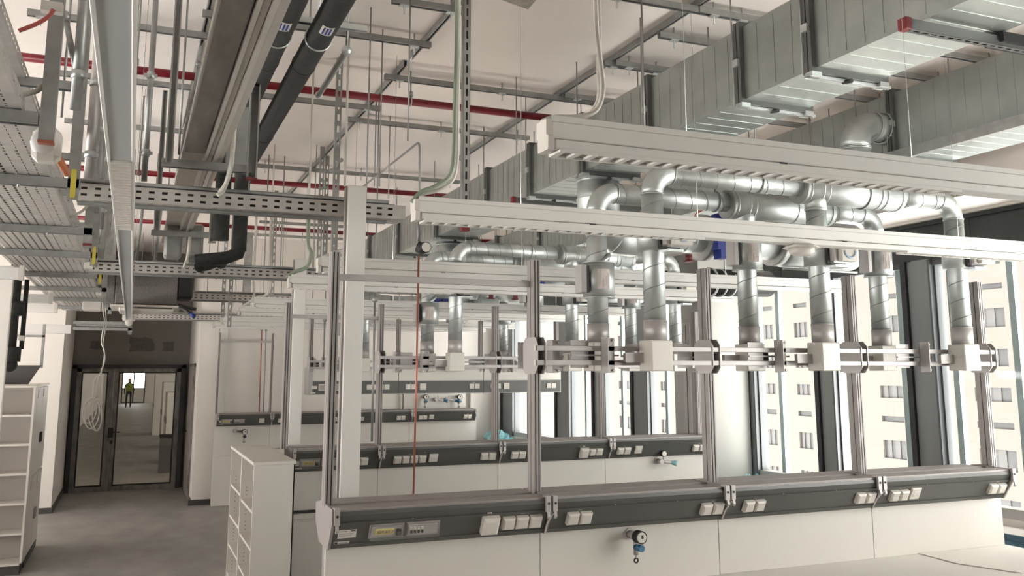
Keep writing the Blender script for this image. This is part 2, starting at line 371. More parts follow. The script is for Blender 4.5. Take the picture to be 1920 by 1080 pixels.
for a, c in dark+[(16.5, 16.57)]:
    if a-prev > .2:
        n += 1
        wn = bpy.data.objects.new('window_%d' % n, None); COL.objects.link(wn); wn.location = (XW, prev, SILL); WORLD[wn.name] = Vector(wn.location); wn['kind'] = 'structure'
        MB().box((XW-.005, prev, SILL-.08), (XW+.12, a, SILL)).build('sill_profile', 'silver', wn); f = MB(); f.box((XW, prev, HEAD-.06), (XW+.12, a, HEAD)); f.box((XW+.02, prev, SILL), (XW+.12, prev+.03, HEAD)); f.box((XW+.02, a-.03, SILL), (XW+.12, a, HEAD))
        f.build('frame', 'mull', wn)
        MB().box((XW+.06, prev+.03, SILL), (XW+.068, a-.03, HEAD-.06)).build('pane', 'glass', wn)
        for ty in teal:
            if prev < ty < a: MB().box((XW+.07, ty-.03, SILL-.06), (XW+.12, ty+.03, HEAD-.02)).build('glass_fin', 'teal', wn)
    if c-a > .2:
        f = MB(); f.box((XW-.02, a, SILL-.08), (XW+.12, a+.26 if c-a > .4 else a+.6*(c-a), HEAD)); f.box((XW+.0, a, SILL-.08), (XW+.12, c-.06, HEAD)); o = f.build('window_vent_panel', 'panel'); o['kind'] = 'structure'
        o = MB().box((XW-.03, c-.06, SILL-.08), (XW+.14, c, HEAD)).build('window_mullion', 'mulld'); o['kind'] = 'structure'
        o = MB().box((XW-.03, a-.012, SILL-.08), (XW+.1, a+.01, HEAD)).build('window_mullion', 'mull'); o['kind'] = 'structure'
    prev = c
cb = MB(); cb.box((5.92, 8.74, 0), (6.56, 9.30, 3.56)); struct(cb, 'wall_column', 'colp')
MB_ = MB(); MB_.rbox((5.86, 8.86, .9), (5.92, 9.02, 2.75), .006)
o = MB_.build('cable_duct', 'silver'); tag(o, 'grey vertical cable duct fixed to the side of the white column', 'cable duct')
MB().box((5.855, 8.935, .9), (5.86, 8.942, 2.72)).build('seam', 'base', o)
# ------------------------------------------------------------------ building across the street
FX = 30.0
fb = thing('office_building', (FX, 38, -20), 'white rendered building across the street with stacked strip windows', 'building')
ys = [(aX(a, 700, FX).y, aX(b, 700, FX).y) for a, b in ((1893, 1825), (1770, 1745), (1690, 1648), (1600, 1573), (1518, 1493), (1453, 1430), (1411, 1388), (1253, 1238), (1180, 1160))]
zs = [7.45, 6.72, 6.35, 5.6]  # filled below
rows = [(7.55, 6.85), (6.45, 6.2), (5.485, 5.265), (4.545, 3.826), (3.011, 2.357), (1.566, 1.054), (.287, .051), (-.712, -1.474), (-2.505, -2.989)]
ylim = sorted([0]+[v for p in ys for v in p]+[90])
wl = MB()
zz = [(-20, rows[-1][1])]+[(rows[i][0], rows[i-1][1]) for i in range(len(rows)-1, 0, -1)]+[(rows[0][0], 34)]
for a, c in zz: wl.box((FX, 0, a), (FX+8, 90, c))
yy = sorted(ys); last = 0
for a, c in yy+[(90, 90)]:
    for t_, b_ in rows: wl.box((FX, last, b_), (FX+8, a, t_))
    last = c
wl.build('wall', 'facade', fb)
for a, c in ys:
    for t, b in rows:
        wd = c-a; o = MB().box((FX+.10, a, b), (FX+.2, c, t)).build('window', 'fwin', fb)
        if t-b > .4:
            p = MB(); p.box((FX+.07, a+wd*.30, b), (FX+.10, a+wd*.52, t)); p.box((FX+.07, a+wd*.68, b), (FX+.10, a+wd*.86, t)); p.build('shutter', 'fpan', o)
# ================================================================== SERVICE BENCH ROWS
def channel_unit(x0, x1, y, label, group, first, last, sockets, breaker=False, zo=0.0):
    """one length of service channel; y = front-bottom edge of its cover"""
    t = thing('service_channel', ((x0+x1)/2, y+.15, 1.305+zo), label, 'service channel', group)
    ya, yb = y-.086, y-.09
    body = [(ya, 1.497), (yb, 1.475), (y, 1.305), (y+.23, 1.305), (y+.335, 1.38), (y+.335, 1.488), (y+.33, 1.5)]
    MB().prism([(p[0]+.004, p[1]-.002) for p in body], 0, x0+.012, x1-.004).build('body', 'silver', t)
    # sloping dark cover with a folded top lip
    c = MB(); g = .006
    c.prism([(ya-g, 1.493), (yb-g, 1.474), (y-g, 1.308), (y, 1.300), (y+.004, 1.307), (yb, 1.476), (ya, 1.493)], 0, x0+.012, x1-.006)
    dv = Vector((0, y-yb, 1.305-1.475)).normalized(); nv = Vector((0, dv.z, -dv.y))
    if nv.y > 0: nv = -nv
    c.prism([(yb-g+.018, 1.425), (yb-g+.012, 1.437), (yb-g+.020, 1.437), (yb-g+.026, 1.425)], 0, x0+.012, x1-.006)
    c.prism([(y-.016, 1.318), (y-.022, 1.324), (y-.012, 1.324), (y-.006, 1.318)], 0, x0+.012, x1-.006)
    c.build('cover', 'grey', t)
    tp = MB(); tp.box((x0+.012, ya, 1.497), (x1-.004, y+.06, 1.506)); tp.box((x0+.012, y+.13, 1.497), (x1-.004, y+.33, 1.506)); tp.build('top_plate', 'alu', t)
    MB().box((x0+.012, y+.06, 1.478), (x1-.004, y+.13, 1.486)).build('cable_slot', 'black', t)
    # end bracket (polygonal cheek) and clamp claws
    cheek = [(ya-.012, 1.508), (ya-.016, 1.44), (y-.006, 1.297), (y+.10, 1.297), (y+.23, 1.302), (y+.345, 1.40), (y+.345, 1.495), (y+.165, 1.52), (y+.06, 1.512)]
    MB().prism(cheek, 0, x0-.004, x0+.010).build('end_bracket', 'alu', t)
    if last: MB().prism(cheek, 0, x1-.006, x1+.008).build('end_bracket', 'alu', t)
    def clamp(x):
        k = MB(); k.box((x-.002, ya-.03, 1.43), (x+.026, ya-.012, 1.507)); k.box((x-.002, ya-.03, 1.507), (x+.026, ya+.02, 1.514))
        k.prism([(ya-.03, 1.43), (ya-.036, 1.405), (ya-.026, 1.392), (ya-.02, 1.397), (ya-.027, 1.408), (ya-.02, 1.43)], 0, x+.004, x+.02)
        k.build('clamp', 'silver', t); MB().cyl((x+.012, ya-.031, 1.475), (x+.012, ya-.034, 1.475), .007, 10).build('screw', 'black', t)
    if first: clamp(x0+.008)
    else:
        clamp(x0+.006); clamp(x0-.036)
        k = MB(); k.pipe([(x0+.004, ya-.03, 1.42), (x0-.004, y-.05, 1.36), (x0-.002, y-.012, 1.30)], .004, 6); k.build('earth_strap', 'plas', t)
    if last: clamp(x1-.02)
    rot = lambda s, u: Vector((0, yb-g, 1.475))+dv*(s+.024)-Vector((0, 0, 0))+nv*u      # along the slope s, out of it u
    L = math.hypot(y-yb, 1.444-1.305)
    def slab(x0_, x1_, s0, s1, h, name, mt, parent, ch=.004):
        q = MB(); pts = []
        for u, ins in ((0, 0), (h-ch, 0), (h, ch)):
            for xx, ss in ((x0_+ins, s0+ins), (x1_-ins, s0+ins), (x1_-ins, s1-ins), (x0_+ins, s1-ins)):
                v = rot(ss, u); pts.append((xx, v.y, v.z))
        q.add(pts, [(3, 2, 1, 0), (8, 9, 10, 11)]+[(i+4*k, (i+1) % 4+4*k, (i+1) % 4+4*k+4, i+4*k+4) for k in range(2) for i in range(4)])
        return q.build(name, mt, parent)
    for sx, kind in sockets:
        n = {'2': 2, '3': 3, '4': 4, 'D': 1, 'B': 1}[kind]
        if kind == 'B': o = slab(sx, sx+.095, .028, .135, .045, 'socket', 'plas', t, .012); o['label'] = 'large white hooded socket'; slab(sx+.012, sx+.083, .04, .123, .049, 'flap', 'plas', o)
        elif kind == 'D':
            o = slab(sx, sx+.085, .035, .12, .016, 'socket', 'plas', t); o['label'] = 'white double data socket'
            slab(sx+.018, sx+.067, .055, .103, .018, 'insert', 'white', o); q = slab(sx+.026, sx+.036, .082, .09, .0195, 'port', 'ink', o); slab(sx+.048, sx+.058, .082, .09, .0195, 'port', 'ink', o)
        else:
            for i in range(n):
                a = sx+i*.0815; o = slab(a, a+.072, .045, .118, .028, 'socket', 'plas', t, .006); slab(a+.007, a+.065, .052, .111, .031, 'flap', 'plas', o, .003)
        if kind in 'B234': slab(sx+.04*n-.014, sx+.04*n+.012, .012+(0 if kind == 'B' else .012), .022+(0 if kind == 'B' else .012), .004, 'tag_label', 'plas', t, .001)
    if breaker:
        bx = x0+(.20 if not breaker == 's' else .075)
        for i in range(2):
            a = bx+i*.195; o = slab(a, a+.185, .04, .125, .006, 'breaker_box', 'alu', t)
            slab(a+.012, a+.173, .052, .112, .012, 'breaker_tray', 'silver', o)
            if i == 0:
                slab(a+.03, a+.135, .062, .098, .016, 'yellow_label', 'ylabel', o)
                tx = bpy.data.curves.new('handwriting', 'FONT'); tx.body = 'SSM AV 3' if not breaker == 's' else 'SSM AV 2'; tx.size = .021; tx.extrude = .0004; tx.align_x = 'CENTER'; tx.align_y = 'CENTER'
                tmp = bpy.data.objects.new('handwriting_curve', tx); COL.objects.link(tmp); bpy.context.view_layer.update(); tm = bpy.data.meshes.new_from_object(tmp.evaluated_get(bpy.context.evaluated_depsgraph_get())); bpy.data.objects.remove(tmp); tm.materials.clear(); tm.materials.append(M['ink'])
                to = bpy.data.objects.new('handwriting', tm); COL.objects.link(to)
                p = rot(.080, .0172); mw = Matrix(((1, 0, 0, a+.083), (0, -dv.y, nv.y, p.y), (0, -dv.z, nv.z, p.z), (0, 0, 0, 1)))
                to.parent = o; to.matrix_basis = Matrix.Translation(-WORLD[o.name]) @ mw
                slab(a+.142, a+.168, .068, .10, .03, 'breaker_switch', 'ink', o)
            else:
                for k in range(4): slab(a+.018+k*.02, a+.034+k*.02, .06, .098, .022, 'breaker_switch', 'plas', o, .002); slab(a+.021+k*.02, a+.031+k*.02, .075, .088, .034, 'toggle', 'ink', o, .001)
            q = MB()
            lid = slab(a+.004, a+.181, .044, .121, .046, 'clear_lid', 'clear', o, .012)
            for k in (.03, .09, .15):
                slab(a+k-.008, a+k+.008, .118, .132, .03, 'catch', 'clear', o, .003) if False else None
        slab(x0+.04, x0+.135, .062, .112, .0012, 'type_plate', 'plas', t, .0002); slab(x0+.046, x0+.085, .07, .073, .0016, 'print_line', 'ink', t, .0001) ; slab(x0+.105, x0+.13, .066, .072, .0016, 'print_line', 'ink', t, .0001); slab(x0+.046, x0+.12, .085, .087, .0016, 'print_line', 'ink', t, .0001); slab(x0+.046, x0+.11, .096, .098, .0016, 'print_line', 'ink', t, .0001)
        slab(x0+.025, x0+.105, .132, .148, .0012, 'type_plate', 'plas', t, .0002); slab(x0+.03, x0+.045, .135, .145, .0016, 'print_line', 'ink', t, .0001); slab(x0+.05, x0+.095, .139, .143, .0016, 'print_line', 'ink', t, .0001)
    for k in (.35, .7):
        q = MB(); xx = x0+(x1-x0)*k; v = rot(.018, 0); q.cyl((xx, v.y, v.z), (xx, v.y-.002, v.z+.001), .0035, 8); q.build('screw', 'plas', t)
    return t
def splash_panel(x0, x1, y, z0, z1, label, group):
    o = MB().rbox((x0+.002, y, z0), (x1-.002, y+.022, z1), .0015).build('splash_panel', 'white'); tag(o, label, 'panel', group); return o
def post(x, y, z0, z1, label, group, w=.045, d=.09):
    """slotted aluminium profile: two grooves in the front face, one in the side"""
    h = w/2; g = .006
    P = [(x-h, y), (x-h*.62, y), (x-h*.62, y+g), (x-h*.3, y+g), (x-h*.3, y), (x+h*.3, y), (x+h*.3, y+g), (x+h*.62, y+g), (x+h*.62, y), (x+h, y),
         (x+h, y+d*.42), (x+h-g, y+d*.42), (x+h-g, y+d*.5), (x+h, y+d*.5), (x+h, y+d), (x-h, y+d), (x-h, y+d*.5), (x-h+g, y+d*.5), (x-h+g, y+d*.42), (x-h, y+d*.42)]
    o = MB().prism(P, 2, z0, z1).build('aluminium_post', 'alu'); tag(o, label, 'post', group)
    dk = MB()
    for a, b in ((-.62, -.3), (.3, .62)): dk.box((x+h*a, y+.003, z0), (x+h*b, y+.0055, z1-.001))
    dk.box((x-h+.003, y+d*.42, z0), (x-h+.0055, y+d*.5, z1-.001)); dk.build('groove', 'ink', o)
    MB().box((x-h, y, z1), (x+h, y+d, z1+.004)).build('end_cap', 'alu', o)
    return o

def rail_bracket(o, x, y):
    k = MB(); q = [(y-.052, 2.225), (y-.052, 2.36), (y-.015, 2.40), (y+.125, 2.40), (y+.16, 2.36), (y+.16, 2.225), (y+.125, 2.185), (y-.015, 2.185)]
    k.prism(q, 0, x+.024, x+.029); k.prism(q, 0, x-.029, x-.024)
    k.build('rail_bracket', 'silver', o)
def rails(x0, x1, y, row, n=2):
    for z, w in ((2.32, 'upper'), (2.235, 'lower')):
        o = MB().rbox((x0, y, z), (x1, y+.025, z+.03), .002).build('mounting_rail', 'silver'); tag(o, f'{w} grey horizontal rail across the posts of the {row}', 'rail', 'mounting rails')
        e = MB(); e.box((x0-.003, y, z), (x0, y+.025, z+.03)); e.box((x1, y, z), (x1+.003, y+.025, z+.03)); e.build('end_cap', 'plas', o)
def arm_box(x, y, label, group, side=-1):
    """extraction arm foot: white cube under a drop pipe, carried by a grey sliding bracket"""
    t = thing('extraction_connector', (x, y, 2.22), label, 'extraction connector', group)
    MB().rbox((x-.075, y-.075, 2.20), (x+.075, y+.075, 2.385), .006).build('housing', 'plas', t)
    k = MB(); k.box((x-.33, y+.085, 2.19), (x-.24, y+.09, 2.40)) ; k.box((x-.20, y+.02, 2.25), (x-.075, y+.05, 2.31)); k.box((x-.52, y+.115, 2.22), (x-.40, y+.12, 2.385)); k.box((x-.52, y+.10, 2.29), (x-.2, y+.115, 2.30)); k.box((x-.33, y+.0, 2.19), (x-.326, y+.09, 2.40))
    k.build('bracket', 'silver', t)
    q = MB()
    for z in (2.205, 2.385):
        for dx in (-.30, -.25): q.cyl((x+dx, y+.085, z), (x+dx, y+.072, z), .008, 8)
    q.build('bolts', 'plas', t); MB().box((x-.40, y+.114, 2.25), (x-.36, y+.12, 2.35)).build('slot', 'ink', t)
    return t
seats = ['first', 'second', 'third', 'fourth']
# ---- front row
Y1 = 4.86; S1 = [.985, 2.205, 3.40, 4.60, 5.82]
so1 = [[(.985+.82, 'B'), (1.925, '3')], [(2.32, '2'), (3.22, '2')], [(3.53, '2'), (4.42, '2')], [(4.71, '2'), (4.89, 'D'), (5.62, '2')]]
for i in range(4):
    channel_unit(S1[i], S1[i+1], Y1, f'dark grey service channel of the front row, {seats[i]} from the aisle'+(', with two breaker boxes' if i == 0 else ''), 'front row service channels', i == 0, i == 3, so1[i], breaker=(i == 0))
P1 = [.985, 2.21, 3.427, 4.665, 5.885]
for i in range(4): splash_panel(P1[i], P1[i+1], Y1+.07, .96, 1.305, f'white splash panel under the front row channel, {seats[i]} from the aisle', 'front row splash panels')
plab = ['at the aisle end of', 'second from the aisle on', 'third from the aisle on', 'fourth from the aisle on', 'at the window end of']
posts1 = []
for i, (x, zt) in enumerate(((1.0, 2.85), (2.205, 2.86), (3.425, 2.86), (4.64, 2.86), (5.87, 2.86))):
    o = post(x, Y1+.09, 1.50, zt, f'slotted aluminium post {plab[i]} the front bench row', 'aluminium posts'); posts1.append(o)
    if i: rail_bracket(o, x, Y1+.07)
MB().box((.99, Y1+.10, .55), (1.03, Y1+.17, 1.305)).build('leg', 'alu', posts1[0])
rails(2.17, 5.90, Y1+.025, 'front bench row')
o = MB().rbox((1.02, Y1+.13, 2.70), (2.19, Y1+.155, 2.735), .002).build('cross_rail', 'silver'); tag(o, 'light grey cross rail high between the first two posts of the front row', 'rail')
wt = MB().rbox((.985, 4.0, .92), (5.90, Y1+.09, .96), .004).build('worktop', 'white'); tag(wt, 'white worktop in front of the front bench row, empty', 'worktop')
MB().box((1.02, 4.1, 0), (5.86, Y1+.06, .92)).build('base_cabinet', 'white', wt)
o = MB()
c = [aZ(1722, 1038, .962), aZ(1795, 1057, .962), aZ(1915, 1075, .962), aZ(1850, 1028, .962)]
o.add([v for v in c]+[v+Vector((0, 0, .004)) for v in c], [(0, 1, 2, 3), (7, 6, 5, 4), (0, 4, 5, 1), (1, 5, 6, 2), (2, 6, 7, 3), (3, 7, 4, 0)]); o = o.build('protective_sheet', 'plas'); tag(o, 'thin white protective sheet lying on the worktop by the window', 'sheet')
# ---- middle row
Y2 = 8.62; S2 = [1.38, 2.205, 3.42, 4.65, 5.87]
so2 = [[(1.93, '2')], [(2.33, '4'), (2.68, 'D'), (3.21, '2')], [(3.53, '2'), (4.29, 'B'), (4.40, '2')], [(4.73, '2'), (4.94, 'D'), (5.66, '2')]]
for i in range(4):
    channel_unit(S2[i], S2[i+1], Y2, f'dark grey service channel of the middle row, {seats[i]} length from the aisle', 'middle row service channels', i == 0, i == 3, so2[i], breaker=('s' if i == 0 else False))
P2 = [1.38, 2.20, 3.42, 4.63, 5.90]
for i in range(4): splash_panel(P2[i], P2[i+1], Y2+.03, .955, 1.305, f'white splash panel under the middle row channel, {seats[i]} from the aisle', 'middle row splash panels')
for i, (x, zt) in enumerate(((1.33, 2.84), (2.225, 2.85), (3.43, 2.86), (4.645, 2.86), (5.86, 2.86))):
    o = post(x, Y2+.09, 1.50, zt, f'slotted aluminium post {plab[i]} the middle bench row', 'aluminium posts')
    if i: rail_bracket(o, x, Y2+.07)
rails(2.19, 5.89, Y2+.025, 'middle bench row')
o = MB().rbox((1.35, Y2+.13, 2.70), (2.21, Y2+.155, 2.735), .002).build('cross_rail', 'silver'); tag(o, 'light grey cross rail high between the first two posts of the middle row', 'rail')
b = thing('bench_base', (3.6, Y2-.2, 0), 'white bench base under the middle row with a dark gap below the panels', 'bench')
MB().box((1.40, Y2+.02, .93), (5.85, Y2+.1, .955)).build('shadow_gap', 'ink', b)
MB().rbox((1.38, Y2-.03, .885), (5.88, Y2+.12, .93), .003).build('worktop', 'white', b); MB().box((1.40, Y2-.01, 0), (5.86, Y2+.1, .885)).build('body', 'white', b)
k = MB()
for i in range(4): k.rbox((P2[i]+.03, Y2-.028, .12), (P2[i+1]-.03, Y2-.01, .86), .003)
k.build('front_panel', 'white', b)
# ---- overhead beam row
Y3 = 12.5; S3 = [2.2, 3.45, 4.72, 5.965]
so3 = [[(2.62, '2'), (3.0, '4')], [(3.55, '2'), (3.76, 'D'), (4.5, '2')], [(4.83, '2'), (5.03, 'D'), (5.72, '2')]]
for i in range(3):
    x0, x1 = S3[i], S3[i+1]
    t = thing('overhead_beam', ((x0+x1)/2, Y3+.15, 1.89), f'white overhead service beam with dark socket strip, {seats[i]} length from the aisle'+(' with breaker boxes' if i == 0 else ''), 'service beam', 'overhead service beams')
    MB().rbox((x0+.002, Y3+.004, 1.89), (x1-.002, Y3+.30, 2.25), .003).build('housing', 'silver', t)
    MB().rbox((x0+(.06 if i == 0 else .004), Y3, 1.90), (x1-(.012 if i == 2 else .004), Y3+.006, 2.07), .001).build('socket_strip', 'grey', t)
    MB().rbox((x0+(.06 if i == 0 else .004), Y3, 2.078), (x1-.004, Y3+.006, 2.25), .001).build('upper_panel', 'white', t)
    for sx, kd in so3[i]:
        for j in range(int(kd) if kd.isdigit() else 1):
            s = .09 if kd == 'D' else .072; MB().rbox((sx+j*.082, Y3-.016, 1.99-s/2), (sx+j*.082+s, Y3, 1.99+s/2), .003).build('socket', 'plas', t)
        if kd.isdigit(): MB().box((sx+.065, Y3-.002, 2.035), (sx+.085, Y3, 2.043)).build('tag_label', 'plas', t)
    if i == 0:
        for j in range(2):
            o = MB().rbox((2.34+j*.19, Y3-.012, 1.945), (2.52+j*.19, Y3, 2.035), .003).build('breaker_box', 'plas', t); MB().rbox((2.35+j*.19, Y3-.03, 1.955), (2.51+j*.19, Y3-.012, 2.025), .008).build('clear_lid', 'clear', o)
        MB().box((2.29-.05, Y3-.002, 1.97), (2.29+.03, Y3, 2.01)).build('type_plate', 'plas', t); MB().box((2.24, Y3-.002, 1.91), (2.30, Y3, 1.925)).build('type_plate', 'plas', t)
for i, x in enumerate((2.235, 3.46, 4.70, 5.93)):
    o = post(x, Y3+.04, 2.25, 2.93, f'slotted aluminium post {["at the aisle end of", "second on", "third on", "at the window end of"][i]} the overhead beam', 'aluminium posts')
    rail_bracket(o, x, Y3+.02); MB().cyl((x, Y3+.085, 2.93), (x, Y3+.085, 3.69 if i == 1 else ZC), .006, 6).build('hanger_rod', 'strut', o)
rails(2.2, 5.95, Y3-.02, 'overhead beam')
# ---- back wall row
Y4 = 16.25; S4 = [1.36, 2.26, 3.5, 4.74, 5.96]
so4 = [[(2.05, 'D')], [(2.36, '2'), (3.3, '2')], [(3.7, '2'), (4.45, '2')], [(4.86, '2'), (5.06, 'D'), (5.72, '2')]]
for i in range(4):
    channel_unit(S4[i], S4[i+1], Y4, f'dark service channel on the back wall, {seats[i]} length from the aisle', 'back wall service channels', i == 0, i == 3, so4[i], breaker=('s' if i == 0 else False))
P4 = [1.34, 2.25, 3.5, 4.73, 6.03]
for i in range(4):
    splash_panel(P4[i], P4[i+1], Y4+.10, .81 if i == 0 else .9, 1.305, f'white splash panel on the back wall below the channel, {seats[i]} from the aisle', 'back wall splash panels')
    o = MB().rbox((P4[i]+.002, Y4+.08, 0), (P4[i+1]-.002, Y4+.12, .80 if i == 0 else .89), .002).build('base_panel', 'white'); tag(o, f'tall white base panel against the back wall, {seats[i]} from the aisle', 'panel', 'back wall base panels')
for i, (x, zt) in enumerate(((1.36, 2.86), (2.245, 2.86))):
    post(x, Y4+.09, 1.50, zt, f'slim aluminium post {["at the aisle end of", "second from the aisle on"][i]} the back wall channel', 'aluminium posts', .03)
o = MB().rbox((1.38, Y4+.12, 2.70), (2.235, Y4+.14, 2.735), .002).build('cross_rail', 'silver'); tag(o, 'light grey cross rail between the two slim posts at the back wall', 'rail')
for i, (x0, x1) in enumerate(((3.46, 4.60), (4.66, 5.95))):
    t = thing('back_panel', ((x0+x1)/2, Y4+.28, 1.52), ['white service board on the back wall without taps', 'white service board on the back wall with gas taps'][i], 'panel', 'back wall boards')
    MB().box((x0, Y4+.28, 1.52), (x1, Y4+.30, 2.2)).build('board', 'white', t); f = MB(); f.box((x0-.02, Y4+.2, 1.52), (x0, Y4+.3, 2.2)); f.box((x1, Y4+.2, 1.52), (x1+.02, Y4+.3, 2.2)); f.build('side_trim', 'plas', t)
# ---- white risers
for i, (x0, x1, y, z0, z1, lb) in enumerate(((1.117, 1.227, 5.23, 1.50, 3.29, 'tall white riser column behind the front row, reaching the perforated tray'), (1.42, 1.535, 9.02, 1.51, 3.30, 'tall white riser column behind the middle row'), (1.365, 1.495, 16.47, 1.50, 2.98, 'white riser column on the back wall behind the two slim posts'))):
    o = MB().rbox((x0, y, z0), (x1, y+.06, z1), .003).build('riser_column', 'lamp'); tag(o, lb, 'column', 'white riser columns'); MB().box((x0-.012, y+.02, z0), (x0, y+.06, z1-.01)).build('back_channel', 'alu', o)
# ---- gas fittings
def regulator(x, y, z, s, label, knobm='knob', gauge=True, horiz=False):
    t = thing('gas_regulator', (x, y, z), label, 'gas regulator', 'gas fittings')
    b = MB(); b.cyl((x, y, z), (x, y-.008*s, z), .028*s, 18); b.build('wall_flange', 'silver', t)
    b = MB(); b.cyl((x, y-.008*s, z), (x, y-.075*s, z), .019*s, 14)
    if horiz: b.cyl((x, y-.06*s, z), (x+.09*s, y-.06*s, z-.012*s), .013*s, 10); b.cyl((x+.02*s, y-.06*s, z), (x+.02*s, y-.06*s, z+.05*s), .006*s, 8)
    else: b.cyl((x, y-.06*s, z), (x, y-.06*s, z-.085*s), .012*s, 12); b.cyl((x, y-.06*s, z-.085*s), (x, y-.06*s, z-.10*s), .005*s, 8)
    b.build('valve_body', 'silver', t)
    if gauge:
        if horiz:
            MB().cyl((x+.02*s, y-.05*s, z+.06*s), (x+.02*s, y-.08*s, z+.06*s), .024*s, 16).build('gauge', 'black', t); MB().cyl((x+.02*s, y-.08*s, z+.06*s), (x+.02*s, y-.082*s, z+.06*s), .020*s, 16).build('dial', 'plas', t)
        else:
            MB().cyl((x, y-.075*s, z), (x, y-.115*s, z), .030*s, 18).build('gauge', 'black', t); o = MB().cyl((x, y-.115*s, z), (x, y-.117*s, z), .024*s, 18).build('dial', 'plas', t)
            MB().box((x-.002*s, y-.119*s, z-.004*s), (x+.008*s, y-.117*s, z+.012*s)).build('needle', 'ink', o)
    k = MB()
    if horiz: k.pipe([(x+.09*s, y-.06*s, z-.012*s), (x+.12*s, y-.07*s, z-.015*s), (x+.135*s, y-.08*s, z-.02*s)], [.013*s, .02*s, .024*s], 12)
    else: k.cyl((x, y-.06*s, z-.05*s), (x+.004*s, y-.11*s, z-.05*s), .016*s, 14)
    k.build('control_knob', knobm, t)
    if not horiz: MB().ring((x, y-.06*s, z-.11*s), (0, 1, 0), .010*s, .004*s, n=10).build('hose_nozzle', 'black', t)
    return t
p = aY(1180, 1001, Y1+.07); regulator(p.x, Y1+.07, p.z, 1.25, 'gas regulator with round gauge and blue knob on the front splash panel')
p = aY(1232, 864, Y2+.03); regulator(p.x, Y2+.03, p.z, 1.35, 'gas tap with small gauge and pale blue film on the middle splash panel', 'film', True, True)
p = aY(440, 808, Y4+.1); regulator(p.x, Y4+.1, p.z, 1.3, 'small gas tap on the back wall, beside the regulator with gauge', 'knob', False, True)
p = aY(457, 809, Y4+.1); regulator(p.x, Y4+.1, p.z, 1.5, 'gas regulator with gauge on the back wall near the aisle', 'black')
for i, (px, py) in enumerate(((794, 744), (815, 749), (836, 749), (857, 744))):
    p = aY(px, py, Y4+.28); regulator(p.x, Y4+.28, p.z, 1.6, f'gas regulator under the overhead beam on the back wall board, {seats[i]} from the aisle', 'knob', i in (0, 3), i in (1, 2))
# ---- copper line with gauge
t = thing('copper_gas_line', (1.55, 5.22, 1.49), 'thin copper gas line dropping to the front row with a round pressure gauge', 'pipe')
p = [aY(775, 932, 5.22), aY(781, 700, 5.22), aY(785, 478, 5.22)]; b = MB(); b.pipe(p, .006, 8); b.build('lower_line', 'copper', t)
q = aY(787, 463, 5.22); a = aY(787, 265, 5.22)
b = MB(); b.pipe([q]+arc(a, (0, 0, -1), (0, 1, 0), .05, 5)+[(a.x, 7.6, a.z)], .007, 8); b.build('upper_line', 'strut', t)
g = aY(797, 466, 5.18); b = MB(); b.cyl((q.x-.01, 5.22, q.z), (g.x-.005, 5.2, g.z), .035, 18); b.build('gauge', 'black', t); MB().cyl((g.x-.02, 5.19, g.z), (g.x-.012, 5.12, g.z), .034, 18).build('gauge_head', 'black', t); MB().cyl((g.x-.012, 5.12, g.z), (g.x-.012, 5.116, g.z), .028, 18).build('dial', 'plas', t)
b = MB(); b.ball((q.x, 5.22, q.z), .016); b.cyl((q.x-.012, 5.22, q.z+.03), (q.x-.012, 5.22, q.z+.16), .004, 6); b.build('fitting', 'strut', t)
# ================================================================== RECTANGULAR DUCTS
def rect_duct(x0, x1, z0, z1, ya, yb, joints, name_label, mid):
    t = thing('ventilation_duct', ((x0+x1)/2, (ya+yb)/2, z0), name_label, 'duct', 'rectangular ventilation ducts')
    ys = [ya]+[j for j in joints if ya < j < yb]+[yb]
    for a, b in zip(ys, ys[1:]):
        q = MB(); q.box((x0, a, z0), (x1, b, z1))
        n = max(2, int((b-a)/.115)); s = (b-a)/n     # shallow stiffening beads across the sheet
        for i in range(1, n):
            y = a+i*s; q.box((x0-.0022, y-.004, z0+.02), (x0, y+.004, z1-.02)); q.box((x0+.02, y-.004, z0-.0022), (x1-.02, y+.004, z0)); q.box((x1, y-.004, z0+.02), (x1+.0022, y+.004, z1-.02))
        q.build('duct_section', 'duct', t)
    for y in ys[1:-1]:
        q = MB(); e = .028
        for dy in (-.016, .016):
            q.box((x0-e, y+dy-.012, z0-e), (x0, y+dy+.012, z1+e)); q.box((x1, y+dy-.012, z0-e), (x1+e, y+dy+.012, z1+e)); q.box((x0, y+dy-.012, z0-e), (x1, y+dy+.012, z0)); q.box((x0, y+dy-.012, z1), (x1, y+dy+.012, z1+e))
        fl = q.build('flange', 'flz', t)
        for ba, bb in (((x0-.045, y-.022, (z0+z1)/2-.02), (x0-.02, y+.022, (z0+z1)/2+.02)), ((x0-.03, y-.03, z0-.045), (x0+.03, y+.03, z0-.02)), ((x1-.03, y-.03, z0-.045), (x1+.03, y+.03, z0-.02))): MB().box(ba, bb).build('flange_clamp', 'zinc', fl)
        MB().channel(0, x0-.03, x1+.06, (y, z0-.03), .022, .015).build('support_bar', 'zinc', t)
        q = MB(); q.cyl((x0+.2, y-.05, z0-.05), (x0+.2, y+.01, z0-.04), .012, 8); q.build('clip', 'ink', t)
        MB().cyl((x1+.045, y, z0-.05), (x1+.045, y, ZC), .005, 6).build('hanger_rod', 'strut', t); MB().cyl((x0-.035, y+.03, z0-.03), (x0-.035, y+.03, ZC), .005, 6).build('hanger_rod', 'strut', t)
    return t
D1 = rect_duct(3.05, 3.49, 3.69, 4.11, .3, 15.9, [1.9, 3.44, 4.01, 5.0, 5.96, 6.95, 7.98, 9.55, 11.15, 12.7, 14.3], 'large rectangular galvanised duct along the ceiling, the one nearer the aisle', 0)
